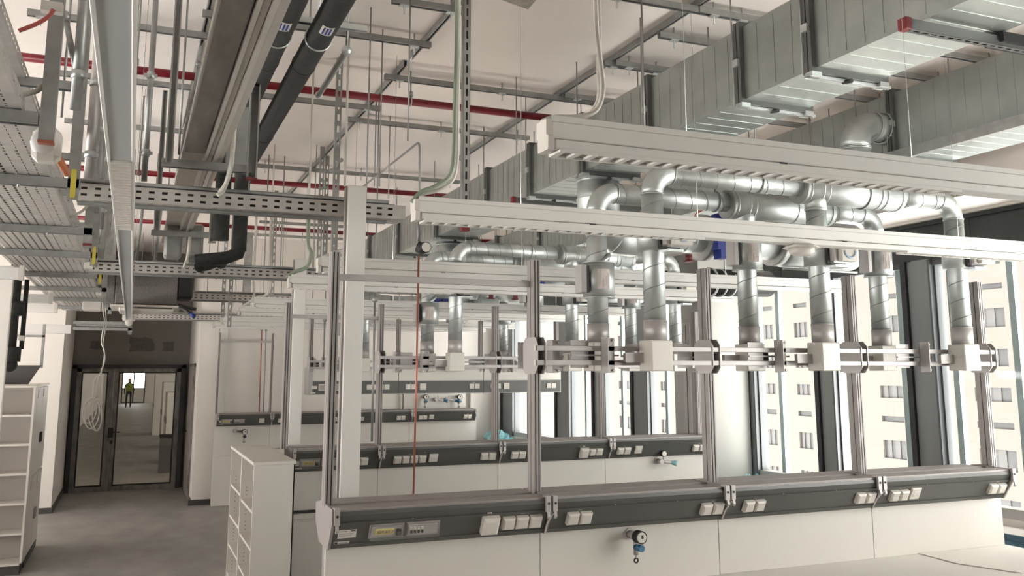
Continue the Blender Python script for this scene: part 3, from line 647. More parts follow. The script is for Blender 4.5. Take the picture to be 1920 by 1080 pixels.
D2 = rect_duct(4.82, 5.35, 3.69, 4.13, .3, 15.9, [1.6, 3.1, 4.66, 6.2, 7.7, 9.2, 10.7, 12.2, 13.7], 'large rectangular galvanised duct along the ceiling, the one nearer the windows', 0)
# duct bearers (slotted channels with red end caps)
def bearer(x0, x1, y, z, label, cap0=True, ax=0):
    t = thing('bearer_channel', ((x0+x1)/2, y, z), label, 'channel', 'slotted bearer channels')
    q = MB(); q.box((x0, y-.0205, z), (x0+(x1-x0), y-.018, z+.045)); q.box((x0, y+.018, z), (x1, y+.0205, z+.045)); q.box((x0, y-.018, z+.042), (x1, y+.018, z+.045))
    q.slots((x0, y-.0205, z), (1, 0, 0), (0, 1, 0), x1-x0, .041, [.0205], .05, .03, .012); q.build('channel', 'flz', t)
    MB().rbox((x0-.006, y-.024, z-.004), (x0+.03, y+.024, z+.05), .003).build('end_cap', 'redcap', t)
    return t
p = aZ(1692, 40, 3.66); bearer(p.x, p.x+1.6, p.y, 3.625, 'slotted bearer channel with red end cap under the two large ducts, close to the camera')
q = MB(); q.box((p.x+.55, p.y-.04, 3.64), (p.x+1.2, p.y+.06, 3.685)); o = q.build('rubber_pad', 'black'); tag(o, 'black rubber strip between bearer channel and duct', 'pad')
p = aZ(960, 372, 3.66); bearer(p.x, p.x+1.6, p.y, 3.625, 'slotted bearer channel with red end cap under the aisle-side duct above the second lamp')
a = aX(1610, 292, 4.78); o = MB(); o.box((4.76, 3.0, 3.63), (4.80, 6.1, 3.70)); o.slots((4.758, 3.0, 3.63), (0, 1, 0), (0, 0, 1), 3.1, .07, [.035], .12, .08, .014); o = o.build('long_bearer', 'strut'); tag(o, 'long slotted channel running along the lower edge of the window-side duct', 'channel')
# vertical slotted channel with red foot
x = aY(873, 200, 4.8).x; zt = aY(873, 432, 4.8).z
t = thing('slotted_drop_channel', (x, 4.8, zt), 'long vertical slotted channel hanging from the ceiling with a red cap at its lower end', 'channel')
q = MB(); q.box((x-.0205, 4.78, zt), (x-.018, 4.82, ZC)); q.box((x+.018, 4.78, zt), (x+.0205, 4.82, ZC)); q.slots((x-.0205, 4.78, zt), (0, 0, 1), (1, 0, 0), ZC-zt, .041, [.0205], .07, .046, .012); q.box((x-.0205, 4.819, zt), (x+.0205, 4.822, ZC)); q.build('channel', 'strut', t); MB().box((x-.016, 4.79, zt), (x+.016, 4.80, ZC)).build('inner_shade', 'traycab', t)
MB().rbox((x-.024, 4.775, zt-.006), (x+.024, 4.825, zt+.03), .003).build('end_cap', 'redcap', t)
for px, yy, z1 in ((629, 6.6, 2.6), (440, 10.8, 2.7), (427, 12.4, 2.9), (517, 12.0, 2.9), (601, 9.4, 3.2), (628, 9.4, 3.2), (611, 9.8, 3.2)):
    x = aY(px, 400, yy).x; q = MB().slots((x-.02, yy, z1), (0, 0, 1), (1, 0, 0), ZC-z1, .04, [.02], .09, .05, .016); q.box((x-.022, yy, z1), (x-.019, yy+.03, ZC)); q.box((x+.019, yy, z1), (x+.022, yy+.03, ZC)); o = q.build('slotted_drop_channel', 'strut'); tag(o, f'vertical slotted hanger channel over the {"front" if yy < 8 else "middle" if yy < 10 else "overhead beam"} row, {["thick one beside the white riser","slim one above the middle riser","slim one beside it","pale one of the group","dark one close to the riser","dark one touching the riser","pale one behind the riser"][[629,440,427,517,601,628,611].index(px)]}', 'channel', 'slotted hanger channels')
# ================================================================== ROUND EXTRACTION DUCTS
def spiral(b, a, c, r, pitch=.13):
    b.cyl(a, c, r, 22); b.helix(a, c, r+.0006, pitch, .0032, 1)
def drop(t, x, y, z0, z1, r=.068):
    b = MB(); spiral(b, (x, y, z0+.12), (x, y, z1), r); b.build('drop_pipe', ['zinc', 'seam'], t); b = MB(); b.cyl((x, y, z0), (x, y, z0+.12), r+.004, 22); b.ring((x, y, z0+.12), (0, 0, 1), r+.004, .003, n=22); b.build('pipe_cuff', 'plas' if False else 'silver', t)
def elbow(b, c, a, d, r, R=None):
    R = R or r*2.0; pts = arc(c, a, d, R, 9); b.pipe(pts, r, 22)
    for p, tdir in ((pts[0], a), (pts[-1], d)): b.ring(p, tdir, r+.002, .004, n=22)
def manifold(y, z, xs, thick, row, kind, labelk, zs):
    """horizontal run along X fed by the drops at xs; first and last end in elbows"""
    t = thing('extraction_duct', (xs[0], y, z), f'spiral extraction duct of the {row}, {labelk}, with three drop pipes', 'duct', 'spiral extraction ducts')
    r = .068; R = .14
    b = MB(); elbow(b, (xs[0], y, z), (0, 0, -1), (1, 0, 0), r, R); b.build('elbow', 'zinc', t)
    b = MB(); elbow(b, (xs[-1], y, z), (0, 0, -1), (-1, 0, 0), r, R); b.build('elbow', 'zinc', t)
    b = MB(); spiral(b, (xs[0]+R, y, z), (thick[0], y, z), r, .13); b.build('spiral_pipe', ['zinc', 'seam'], t)
    b = MB(); spiral(b, (thick[1], y, z), (xs[-1]-R, y, z), r, .13); b.build('spiral_pipe', ['zinc', 'seam'], t)
    rr = r+.030; b = MB(); b.cyl((thick[0], y, z-.015), (thick[1], y, z-.015), rr, 24)
    k = thick[0]
    for xx in (thick[0]+.02, thick[0]+.12, thick[0]+.17, (thick[0]+thick[1])/2+.1, thick[1]-.22, thick[1]-.17, thick[1]-.03): b.ring((xx, y, z-.015), (1, 0, 0), rr+.001, .005, n=24)
    b.build('wide_pipe', 'zinc', t)
    b = MB(); b.cyl((thick[0]-.03, y, z-.012), (thick[0], y, z-.012), rr+.006, 24); b.build('seal_collar', 'strut', t)
    for xh, rh in ((3.74, r), (4.62, r+.03)): h = MB(); h.ring((xh, y, z-(.015 if rh > r else 0)), (1, 0, 0), rh+.004, .005, n=20); h.cyl((xh, y, z+rh-.02), (xh, y, ZC), .005, 6); h.build('pipe_hanger', 'strut', t)
    for i, x in enumerate(xs):
        top = z-R if i in (0, len(xs)-1) else z-.05
        drop(t, x, y, 2.385, top)
        if 0 < i < len(xs)-1: b = MB(); b.cyl((x, y, z-.16), (x, y, z-.04), r+.004, 22); b.ring((x, y, z-.15), (0, 0, 1), r+.005, .004, n=22); b.build('saddle_branch', 'zinc', t)
        hz = zs[i]
        if kind == 'back':       # cylindrical flow controller with a paper label, grey actuator box on its left
            v = MB(); v.cyl((x+.01, y, hz-.115), (x+.01, y, hz+.115), .105, 26); v.cyl((x+.01, y, hz+.115), (x, y, hz+.13), .10, 26); v.ring((x+.01, y, hz-.115), (0, 0, 1), .106, .004, n=24); v.ring((x+.01, y, hz+.115), (0, 0, 1), .106, .004, n=24); v = v.build('flow_controller', 'zinc', t)
            l = MB(); n = 8; a0, a1 = math.radians(236), math.radians(284)
            P = [(x+.01+.1062*math.cos(a0+(a1-a0)*j/n), y+.1062*math.sin(a0+(a1-a0)*j/n)) for j in range(n+1)]
            l.add([(p[0], p[1], hz-.065) for p in P]+[(p[0], p[1], hz+.065) for p in P], [(j, j+1, n+2+j, n+1+j) for j in range(n)]); l = l.build('paper_label', 'label', v)
            l2 = MB()
            for (u, h0, h1) in ((.15, -.05, .03), (.3, -.02, .045), (.5, -.05, .0), (.7, -.04, .02), (.85, -.055, .04)):
                an = a0+(a1-a0)*u; cx_, cy_ = x+.01+.107*math.cos(an), y+.107*math.sin(an); l2.box((cx_-.0015, cy_-.001, hz+h0), (cx_+.0015, cy_, hz+h1))
            l2.build('print_lines', 'strut', v)
            MB().box((x-.135, y-.10, hz-.075), (x-.115, y-.02, hz+.10)).build('actuator_gap', 'black', t) if False else None
            MB().rbox((x-.15, y-.07, hz-.09), (x-.112, y+.03, hz+.095), .004).build('actuator_box', 'silver', t); MB().box((x-.112, y-.065, hz-.085), (x-.092, y+.02, hz+.09)).build('actuator_gap', 'black', t)
        else:                    # short wide housing, black gasket and square controller facing the aisle side
            v = MB(); v.cyl((x, y, hz-.10), (x, y, hz+.10), r+.03, 24); v.build('flow_controller', 'zinc', t)
            for s in (-1, 1):
                b = MB(); b.prism([(x-.02, y-.02), (x+.02, y-.14), (x+.13, y-.14), (x+.15, y-.10), (x+.09, y+.03)], 2, hz+s*.105-.008, hz+s*.105+.008); b.build('mounting_plate', 'zinc', t)
                b = MB(); b.prism([(x-.03, y-.08), (x-.01, y-.13), (x+.11, y-.13), (x+.12, y-.07), (x+.06, y)], 2, hz+s*.093-.006, hz+s*.093+.006); b.build('gasket', 'black', t)
            MB().box((x-.025, y-.115, hz-.09), (x-.005, y-.03, hz+.09)).build('gasket', 'black', t)
            MB().rbox((x-.005, y-.155, hz-.075), (x+.03, y-.06, hz+.075), .003).build('controller_back', 'silver', t)
            c = MB().rbox((x+.03, y-.19, hz-.078), (x+.165, y-.13, hz+.078), .006).build('controller', 'plas', t)
            k = MB(); k.pipe([(x+.098+.045*math.cos(a), y-.191, hz-.01+.045*math.sin(a)) for a in [math.radians(180+180*j/12) for j in range(13)]], .009, 6); k.build('dial_scale', 'knobpale', c)
    return t
M['knobpale'] = mat('pale_blue_print', (.35, .42, .50), .5)
rowsd = [('front row', 4.80, 5.28, 3.43, 3.385), ('middle row', 4.80+3.76, 5.28+3.76, 3.43, 3.385), ('overhead beam row', 4.80+7.62, 5.28+7.62, 3.43, 3.385)]
XF = [2.93, 4.215, 5.48]; XR = [2.79, 3.985, 5.195]
mf = manifold(4.80, 3.43, XF, (4.10, 4.95), 'front row', 'front', 'side facing the aisle row', [3.03, 2.99, 3.03])
mf['label'] = 'spiral extraction duct of the front row, camera side, its three drops carrying square controllers'
mr = manifold(5.28, 3.385, XR, (3.86, 4.75), 'front row', 'back', 'rear', [2.79, 3.02, 3.02])
mr['label'] = 'spiral extraction duct of the front row, rear side, its three drops carrying labelled cylinders'
ab = [arm_box(x, 4.80, f'white cube connector below the camera-side drop pipe, front row, {seats[i]} from the aisle', 'extraction connectors') for i, x in enumerate(XF)]
ar = [arm_box(x, 5.28, f'white cube connector below the rear drop pipe, front row, {seats[i]} from the aisle', 'extraction connectors') for i, x in enumerate(XR)]
for dy, rn in ((3.76, 'middle row'), (7.62, 'overhead beam row')):
    dup(mf, (0, dy, 0), f'spiral extraction duct of the {rn}, camera side, its three drops carrying square controllers')
    dup(mr, (0, dy, 0), f'spiral extraction duct of the {rn}, rear side, its three drops carrying labelled cylinders')
    for i in range(3):
        dup(ab[i], (0, dy, 0), f'white cube connector below the camera-side drop pipe, {rn}, {seats[i]} from the aisle'); dup(ar[i], (0, dy, 0), f'white cube connector below the rear drop pipe, {rn}, {seats[i]} from the aisle')
# trunk with silencer and blue actuators, fed from the aisle-side duct
def trunk(y, rn):
    t = thing('silencer_trunk', (4.2, y, 3.1), f'thick galvanised trunk duct with silencer and blue actuators behind the {rn} extraction ducts', 'duct', 'silencer trunks')
    b = MB(); b.cyl((3.27, y, 3.40), (3.27, y, 3.69), .165, 26); b.ring((3.27, y, 3.66), (0, 0, 1), .168, .008, n=26); b.ring((3.27, y, 3.52), (0, 0, 1), .166, .005, n=26); b.build('spigot', 'zinc', t)
    b = MB(); b.pipe([(3.27, y, 3.42), (3.31, y, 3.30), (3.42, y, 3.24), (3.58, y, 3.235)], .15, 24); b.ring((3.31, y, 3.31), (.6, 0, -1), .152, .006, n=24); b.ring((3.42, y, 3.245), (1, 0, -.4), .152, .006, n=24); b.build('segmented_bend', 'zinc', t)
    b = MB(); b.cyl((3.58, y, 3.24), (4.20, y, 3.27), .125, 24)
    for i in range(7): b.ring((3.62+i*.08, y, 3.245+i*.004), (1, 0, 0), .126, .005, n=24)
    b.build('spiral_pipe', ['zinc', 'seam'], t)
    b = MB(); b.cyl((4.19, y, 3.27), (4.25, y, 3.27), .19, 28); b.build('flange', 'strut', t)
    b = MB(); b.cyl((4.25, y, 3.27), (4.90, y, 3.27), .15, 26); b.build('damper_section', 'zinc', t)
    b = MB(); b.box((4.22, y-.26, 3.31), (4.36, y-.13, 3.44)); b.box((4.38, y-.25, 3.30), (4.54, y-.13, 3.45)); b.box((4.20, y-.24, 3.15), (4.34, y-.12, 3.30)); b.box((4.24, y-.22, 3.08), (4.31, y-.12, 3.16)); b.build('actuator', 'blue', t)
    b = MB(); b.pipe(smooth_path([(4.36, y-.22, 3.44), (4.24, y-.24, 3.50), (4.06, y-.22, 3.46), (3.99, y-.2, 3.36)], 4), .006, 6); b.pipe(smooth_path([(4.44, y-.22, 3.45), (4.29, y-.24, 3.49), (4.14, y-.24, 3.48), (4.02, y-.2, 3.42)], 4), .006, 6); b.build('actuator_wire', 'rcable', t)
    b = MB(); b.cyl((4.90, y, 3.27), (4.97, y, 3.27), .20, 28); b.build('flange', 'strut', t)
    b = MB(); b.pipe([(4.97, y, 3.27), (5.02, y, 3.27), (5.75, y, 3.27), (5.85, y, 3.27)], [.17, .205, .205, .13], 30); b.build('silencer', 'zinc', t)
    b = MB(); b.cyl((5.0, y-.02, 3.05), (5.8, y-.02, 3.05), .011, 6); b.build('support_rail', 'strut', t)
    for xx in (3.75, 4.05):
        b = MB(); b.cyl((xx, y-.05, 3.12), (xx, y-.05, 3.07), .028, 10); b.cyl((xx, y-.05, 3.07), (xx, y-.05, 3.06), .042, 10); b.build('red_plug', 'redcap', t)
    for xx in (4.0, 5.2, 5.7): MB().cyl((xx, y+.1, 3.37), (xx, y+.1, 3.69 if xx == 5.2 else ZC), .005, 6).build('hanger_rod', 'strut', t)
    return t
tk = trunk(6.15, 'front row')
dup(tk, (0, 3.6, -.04), 'thick galvanised trunk duct with silencer and blue actuators behind the middle row extraction ducts'); dup(tk, (0, 7.5, -.02), 'thick galvanised trunk duct with silencer and blue actuators behind the overhead beam row')
# capped tee below the rear run
def tee(dy, rn):
    t = thing('capped_branch', (3.2, 5.28+dy, 3.2), f'short capped saddle branch pointing down under the rear spiral duct of the {rn}', 'duct fitting', 'capped branches')
    b = MB(); b.pipe([(3.2, 5.28+dy, 3.30), (3.2, 5.28+dy, 3.24), (3.2, 5.28+dy, 3.19)], [.05, .09, .094], 22); b.cyl((3.2, 5.28+dy, 3.14), (3.2, 5.28+dy, 3.20), .09, 22); b.ring((3.2, 5.28+dy, 3.175), (0, 0, 1), .091, .004); b.build('collar', 'zinc', t); MB().cyl((3.2, 5.28+dy, 3.133), (3.2, 5.28+dy, 3.14), .08, 20).build('cap', 'strut', t)
tee(0, 'front row')
# feed from the window-side duct down into the front manifold
t = thing('feed_elbow', (4.55, 4.8, 3.9), 'round galvanised elbow leaving the side of the window-side duct and turning down', 'duct')
b = MB(); elbow(b, (4.55, 4.75, 3.90), (0, 0, -1), (1, 0, 0), .10, .17); b.build('elbow', 'zinc', t); b = MB(); b.cyl((4.72, 4.75, 3.90), (4.82, 4.75, 3.90), .10, 24); b.ring((4.80, 4.75, 3.90), (1, 0, 0), .112, .010, n=26); b.ring((4.73, 4.75, 3.9), (1, 0, 0), .102, .004, n=26); b.build('spigot', 'zinc', t)
b = MB(); b.cyl((4.55, 4.75, 3.50), (4.55, 4.75, 3.74), .098, 24); b.ring((4.55, 4.75, 3.72), (0, 0, 1), .1, .004, n=24); b.build('drop', 'zinc', t)
dup(t, (0, 1.12, -.02), 'round galvanised elbow leaving the window-side duct behind the first lamp, partly hidden')
# corrugated flexible hose end behind silencer
t = thing('flexible_duct', (5.0, 7.0, 2.95), 'dark coiled flexible duct lying under the silencer near the windows', 'flexible duct')
b = MB(); b.cyl((4.95, 7.2, 3.03), (5.75, 7.3, 3.05), .13, 20)
b.build('hose', 'black', t); MB().cyl((5.2, 7.23, 3.15), (5.2, 7.23, 3.69), .005, 6).build('hanger_rod', 'strut', t)
for i in range(6): MB().ring((5.0+i*.12, 7.2+i*.014, 3.03), (1, .1, 0), .135-.008*i, .011, n=22).build('hose_rib', 'zinc', t)
# ================================================================== LAMPS
def lamp(x0, x1, y, z, label, louv0, louv1, w=.075, side=True):
    t = thing('linear_lamp', ((x0+x1)/2, y, z-.09), label, 'lamp', 'white linear lamps')
    b = MB(); b.rbox((x0+.02, y-w/2, z-.055), (x1, y+w/2, z), .003); b.build('housing', 'lamp', t)
    b = MB(); b.rbox((x0+.03, y-w/2-.006, z-.088), (x1, y+w/2+.006, z-.058), .003); b.build('reflector_trim', 'lamp', t)
    b = MB(); b.prism([(y-w/2, z+.006), (y+w/2, z+.006), (y+w/2, z-.045), (y+w/2-.01, z-.05), (y+w/2-.01, z-.095), (y-w/2-.012, z-.095), (y-w/2-.016, z-.052), (y-w/2, z-.045)], 0, x0, x0+.022); b.build('end_cap', 'plas', t)
    MB().box((x0+.4, y-.02, z+.001), (x1-.05, y+.02, z+.004)).build('uplight_strip', 'upl', t); b = MB(); b.box((x0+.02, y-w/2, z), (x1, y-w/2+.003, z+.02)); b.box((x0+.02, y+w/2-.003, z), (x1, y+w/2, z+.02)); b.box((x1-.004, y-w/2, z), (x1, y+w/2, z+.02)); b.build('top_lip', 'lamp', t)  # glow strip added to brighten the ceiling, lip added to hide it
    n = int((louv1-louv0)/.06); b = MB()
    for i in range(n):
        a = louv0+i*.06; b.box((a, y-w/2, z-.098), (a+.022, y+w/2, z-.088)); 
    if n: b.box((louv0, y-w/2-.006, z-.099), (louv1, y-w/2, z-.086)); b.box((louv0, y+w/2, z-.099), (louv1, y+w/2+.006, z-.086)); b.build('louvre', 'lamp', t)
    b = MB(); b.box((louv0, y-w/2+.004, z-.0895), (louv1, y+w/2-.004, z-.088)); b.build('louvre_shadow_gap', 'cabin', t)
    for xx in (x0+.9, x0+2.5, x0+4.0): MB().box((xx, y-w/2-.008, z-.062), (xx+.03, y-w/2-.002, z-.056)).build('catch', 'ink', t)
    for xx in (1.7, 2.72, 4.6): MB().cyl((xx, y, z), (xx, y, ZC), .0013, 4).build('suspension_wire', 'strut', t)
    return t
LZ = 2.98
ly = [(2.55, 5.9, 1.2, 2.92), (4.0, 5.9, 1.2, aY(1313, 440, 4.0).x), (6.38, 5.85, 1.2, 2.7), (7.68, 5.6, 1.2, 2.6), (10.15, 5.85, 1.2, 2.6), (11.6, 5.85, 1.2, 2.6), (13.95, 5.8, 1.2, 2.6), (15.3, 5.8, 1.2, 2.6)]
ln = ['closest to the camera', 'just before the front bench row', 'just behind the front bench row', 'just before the middle bench row', 'between middle row and overhead beam', 'just before the overhead beam', 'behind the overhead beam', 'close to the back wall']
for (y, x1, a, b_), nm in zip(ly, ln):
    lt = lamp(1.155, x1, y, LZ, f'long white linear lamp across the aisle bays, {nm}', a, b_)
    if y == 4.0:
        xa = aY(1690, 465, 4.0).x; b = MB(); b.box((xa, y-.044, LZ-.099), (x1, y-.038, LZ-.084)); b.box((xa, y+.038, LZ-.099), (x1, y+.044, LZ-.084)); k = xa
        while k < x1-.02: b.box((k, y-.04, LZ-.098), (k+.022, y+.04, LZ-.088)); k += .06
        b.build('louvre', 'lamp', lt)
p = aY(1505, 462, 3.97)
t = thing('ceiling_detector', (p.x, 3.97, p.z), 'white hexagonal motion detector hanging under the second lamp', 'detector')
b = MB(); b.pipe([(p.x-.0, 3.98, LZ-.09), (p.x, 3.98, p.z-.01)], [.075, .105], 6); b.build('base', 'plas', t); b = MB(); b.pipe([(p.x, 3.98, p.z-.01), (p.x, 3.98, p.z-.03), (p.x, 3.98, p.z-.05)], [.07, .07, .045], 18); b.build('lens', 'plas', t)
# aisle lamp running away from the camera
yE = 13.3
t = thing('linear_lamp', (-.10, 7, 2.9), 'long white lamp running down the aisle away from the camera', 'lamp')
x0, x1 = -.112, -.036
b = MB(); b.rbox((x0+.004, .6, 2.90), (x1-.004, yE, 2.975), .003); b.build('housing', 'lamp', t)
b = MB(); b.rbox((x0-.004, .6, 2.888), (x0+.006, yE, 2.92), .002); b.rbox((x1-.006, .6, 2.888), (x1+.004, yE, 2.92), .002); b.build('side_trim', 'lamp', t)
yl0, yl1 = aZ(235, 297, 2.9).y, aZ(240, 427, 2.9).y
b = MB(); b.box((x0+.004, .6, 2.975), (x0+.007, yE, 2.995)); b.box((x1-.007, .6, 2.975), (x1-.004, yE, 2.995)); b.box((x0+.004, yE-.01, 2.975), (x1-.004, yE, 2.995)); b.build('top_lip', 'lamp', t); MB().box((x0+.006, .6, 2.893), (x1-.006, yl0, 2.9)).build('diffuser', 'lens', t); MB().box((x0+.006, yl1, 2.893), (x1-.006, yE, 2.9)).build('diffuser', 'lens', t)
b = MB(); y = yl0; b.box((x0+.006, yl0, 2.888), (x0+.01, yl1+.02, 2.899)); b.box((x1-.01, yl0, 2.888), (x1-.006, yl1+.02, 2.899))
while y < yl1: b.box((x0+.006, y, 2.882), (x1-.006, y+.018, 2.898)); y += .055
b.build('louvre', 'plas', t)
b = MB(); b.rbox((x0-.04, yE, 2.88), (x1+.04, yE+.15, 2.96), .01); b.ball(((x0+x1)/2, yE+.05, 2.86), .05); b.build('sensor_head', 'plas', t)
for yy in (2.2, 5, 8, 11): MB().cyl((x1, yy, 2.97), (x1, yy, ZC), .0012, 4).build('suspension_wire', 'strut', t)
# lamps of the bays across the aisle: only their ends show
for i, (yy, xe, xw) in enumerate(((7.7, -.80, -2.6), (10.3, -.79, -2.6), (11.85, -.85, -2.6))):
    t = thing('linear_lamp', (-1.6, yy, 2.89), f'white lamp end above the shelves across the aisle, {["beside the black drain pipe","upper of the pair behind it","lower of the pair behind it"][i]}', 'lamp', 'white linear lamps')
    MB().rbox((xw, yy-.037, 2.885), (xe-.02, yy+.037, 2.975), .004).build('housing', 'lamp', t); MB().prism([(yy-.045, 2.88), (yy+.045, 2.88), (yy+.045, 2.99), (yy-.045, 2.99)], 0, xe-.02, xe+.01).build('end_cap', 'plas', t)
# ================================================================== CEILING RAILS
rails_px = [((380,27),(805,93),'R'), ((736,4),(872,29),'R'), ((1127,0),(1425,38),'R'), ((1133,122),(1250,141),'R'), ((721,148),(1140,200),'R'), ((111,142),(714,208),'R'), ((648,228),(993,262),'R'), ((475,315),(864,343),'R'), ((50,26),(425,80),'R'), ((120,228),(389,256),'R'), ((487,417),(660,429),'R'), ((470,441),(660,452),'R'), ((1560,184),(1690,198),'D'), ((1655,140),(1800,160),'D'), ((1750,104),(1850,118),'D'), ((1430,232),(1560,245),'D'), ((250, 480),(420, 492),'R')]
rl = ['starting above the black pipes', 'topmost, ending at the long slotted drop channel', 'topmost, meeting the aisle-side duct', 'short one touching the aisle-side duct above the first lamp', 'from the middle of the ceiling to the duct flange', 'crossing below the first red pipe over the aisle', 'just above the first lamp end', 'crossing over the front riser column', 'beside the aisle lamp near the top edge', 'crossing the aisle between two red pipes', 'short one before the third red pipe', 'behind the third red pipe by the back wall', 'second between the two ducts', 'third between the two ducts', 'fourth between the two ducts, nearest the camera', 'first between the two ducts', 'far one above the aisle']
for (a, b_, k), lb in zip(rails_px, rl):
    p = aZ(*a, 4.46); q = aZ(*b_, 4.46); y = (p.y+q.y)/2
    x0, x1 = p.x, q.x
    if k == 'D': x0, x1 = 3.2, 5.9
    o = MB().channel(0, x0, x1, (y, 4.5), .041, .041).build('ceiling_rail', 'strut'); tag(o, f'zinc strut rail under the ceiling, {lb}', 'rail', 'ceiling strut rails')
    for xb in ((x0+.08, x1-.1) if x1-x0 < 1.5 else (x0+.12, (x0+x1)/2, x1-.12)):
        h = MB(); h.cyl((xb, y, 4.40), (xb, y, ZC), .006, 6); h.box((xb-.03, y-.022, 4.452), (xb+.03, y+.022, 4.459)); h.build('hanger_bolt', 'zinc', o)
for x, y0, y1, lb in ((3.205, 3.2, 9.3, 'above the aisle-side duct'), (1.785, 4.2, 6.3, 'over the copper line'), (1.785, 6.45, 12.5, 'over the front and middle risers'), (.32, 4.3, 9.0, 'over the aisle'), (4.6, 2, 9, 'over the window-side duct')):
    if x > 4: continue
    o = MB().channel(1, y0, y1, (x, ZC), .03, .045).build('ceiling_rail', 'strut'); tag(o, f'dark rail fixed along the ceiling away from the camera, {lb}', 'rail', 'ceiling strut rails')
# ================================================================== RED SPRINKLER PIPES
for (a, b_, x0, x1, lb) in (((112,114),(1050,224),-3.2,5.4,'closest to the camera'), ((153,316),(823,366),-3.2,5.4,'second from the camera'), ((377,422),(648,436),-3.2,5.4,'farthest from the camera')):
    p = aZ(*a, 4.30); q = aZ(*b_, 4.30); y = (p.y+q.y)/2
    t = thing('sprinkler_pipe', ((x0+x1)/2, y, 4.27), f'red sprinkler pipe crossing under the ceiling, {lb}', 'pipe', 'red sprinkler pipes')
    MB().cyl((x0, y, 4.30), (x1, y, 4.30), .03, 14).build('pipe', 'red', t)
    for xc in (1.9, 3.9, -.1):
        h = MB(); h.ring((xc, y, 4.30), (1, 0, 0), .034, .006, n=16); h.cyl((xc, y, 4.33), (xc, y, ZC), .006, 6); h.cyl((xc, y, 4.34), (xc, y, 4.38), .018, 8); h.build('pipe_clamp', 'zinc', t)
# ================================================================== PERFORATED TRAYS across the aisle
for (y, x0, x1, z, lb) in ((5.35, -.33, 1.50, 3.21, 'above the front bench row'), (9.15, -.42, 1.85, 3.20, 'above the middle bench row'), (12.3, .6, 2.0, 3.20, 'above the overhead beam'), (17.0-.6, -.2, 2.4, 3.16, 'by the back wall')):
    t = thing('perforated_tray', ((x0+x1)/2, y+.1, z-.085), f'perforated zinc cable tray crossing the aisle {lb}', 'cable tray', 'perforated cable trays')
    b = MB(); b.slots((x0, y, z-.085), (1, 0, 0), (0, 0, 1), x1-x0, .085, [.024, .060], .068, .030, .013, stag=False); b.slots((x0, y, z-.085), (1, 0, 0), (0, 1, 0), x1-x0, .2, [.05, .1, .15], .068, .03, .009); b.box((x0, y+.198, z-.085), (x1, y+.2, z)); b.box((x0, y-.006, z-.003), (x1, y, z)); b.build('tray', 'tray', t); MB().box((x0, y+.012, z-.08), (x1, y+.19, z-.012)).build('cables', 'traycab', t)  # dark block, not cables: shade painted in behind the slots
    b = MB(); b.cyl((x0, y+.03, z+.02), (x1-.1, y+.03, z+.02), .013, 8); b.cyl((x0, y+.08, z+.01), (x1-.05, y+.08, z+.01), .011, 8); b.cyl((x0+.3, y+.13, z+.03), (x1-.1, y+.13, z+.03), .010, 8); b.build('conduit', 'strut', t)
    b = MB(); b.channel(0, x0, x1-.1, (y+.1, z-.087), .041, .016); b.build('bearer', 'strut', t)
    for xx in (x0+.25, (x0+x1)/2, x1-.2): MB().cyl((xx, y+.205, z-.1), (xx, y+.205, ZC), .005, 6).build('hanger_rod', 'strut', t)
# ================================================================== BLACK INSULATED PIPES
for i, (xc, r, yt) in enumerate(((.785, .064, 8.0), (.583, .066, 7.4))):
    t = thing('insulated_pipe', (xc, 4, 3.84), f'thick black foam insulated pipe along the ceiling, {["nearer the benches", "nearer the aisle lamp"][i]}', 'pipe', 'black insulated pipes')
    b = MB(); b.cyl((xc, .8, 3.9), (xc, yt-.16, 3.9), r, 20); b.pipe(arc((xc, yt, 3.9), (0, -1, 0), (0, 0, -1), .16, 8), r, 20); b.cyl((xc, yt, 3.74), (xc, yt, 3.22), r*.92, 18); b.build('foam_sleeve', 'foam', t)
    if i == 0: b = MB(); b.pipe([(xc, yt, 3.25), (xc, yt, 3.2), (xc-.10, yt+.05, 3.16), (xc-.34, yt+.1, 3.13)], .055, 16); b.build('lower_bend', 'foam', t)
    for yj in (2.6, 4.95, 6.6): MB().ring((xc, yj, 3.9), (0, 1, 0), r, .004, n=22).build('joint', 'black', t)
    yc = 3.95+(.05*i)
    yc = aZ((610, 535)[i], (98, 92)[i], 3.83).y
    h = MB(); h.ring((xc, yc, 3.9), (0, 1, 0), r+.003, .005, n=24); h.cyl((xc, yc, 3.97), (xc, yc, ZC), .006, 6); h.build('pipe_clamp', 'zinc', t)
    sp = aZ((612, 540)[i], (54, 46)[i], 3.85); l = MB(); n = 5; a0, a1 = math.radians(235), math.radians(290)
    for k in range(n):
        u0 = a0+(a1-a0)*k/n; u1 = a0+(a1-a0)*(k+1)/n; rr = r+.0015
        l.add([(xc+rr*math.cos(u0), sp.y-.055, 3.9+rr*math.sin(u0)), (xc+rr*math.cos(u1), sp.y-.055, 3.9+rr*math.sin(u1)), (xc+rr*math.cos(u1), sp.y+.055, 3.9+rr*math.sin(u1)), (xc+rr*math.cos(u0), sp.y+.055, 3.9+rr*math.sin(u0))], [(0, 1, 2, 3)])
    l = l.build('sticker', 'plas', t); l2 = MB(); rr = r+.003
    for k in range(3):
        an = a0+(a1-a0)*(.25+.25*k); l2.box((xc+rr*math.cos(an)-.004, sp.y-.04, 3.9+rr*math.sin(an)-.001), (xc+rr*math.cos(an)+.004, sp.y+.04, 3.9+rr*math.sin(an)+.001))
    l2.build('printing', 'blue', l)
t = thing('pipe_bracket', (.9, 3.9, 3.95), 'zinc bracket holding both black pipes with a short steel tube leading off', 'bracket')
yc = aZ(610, 98, 3.83).y
b = MB(); b.channel(0, .50, 1.04, (yc, 4.0), .035, .03); b.build('bar', 'zinc', t)
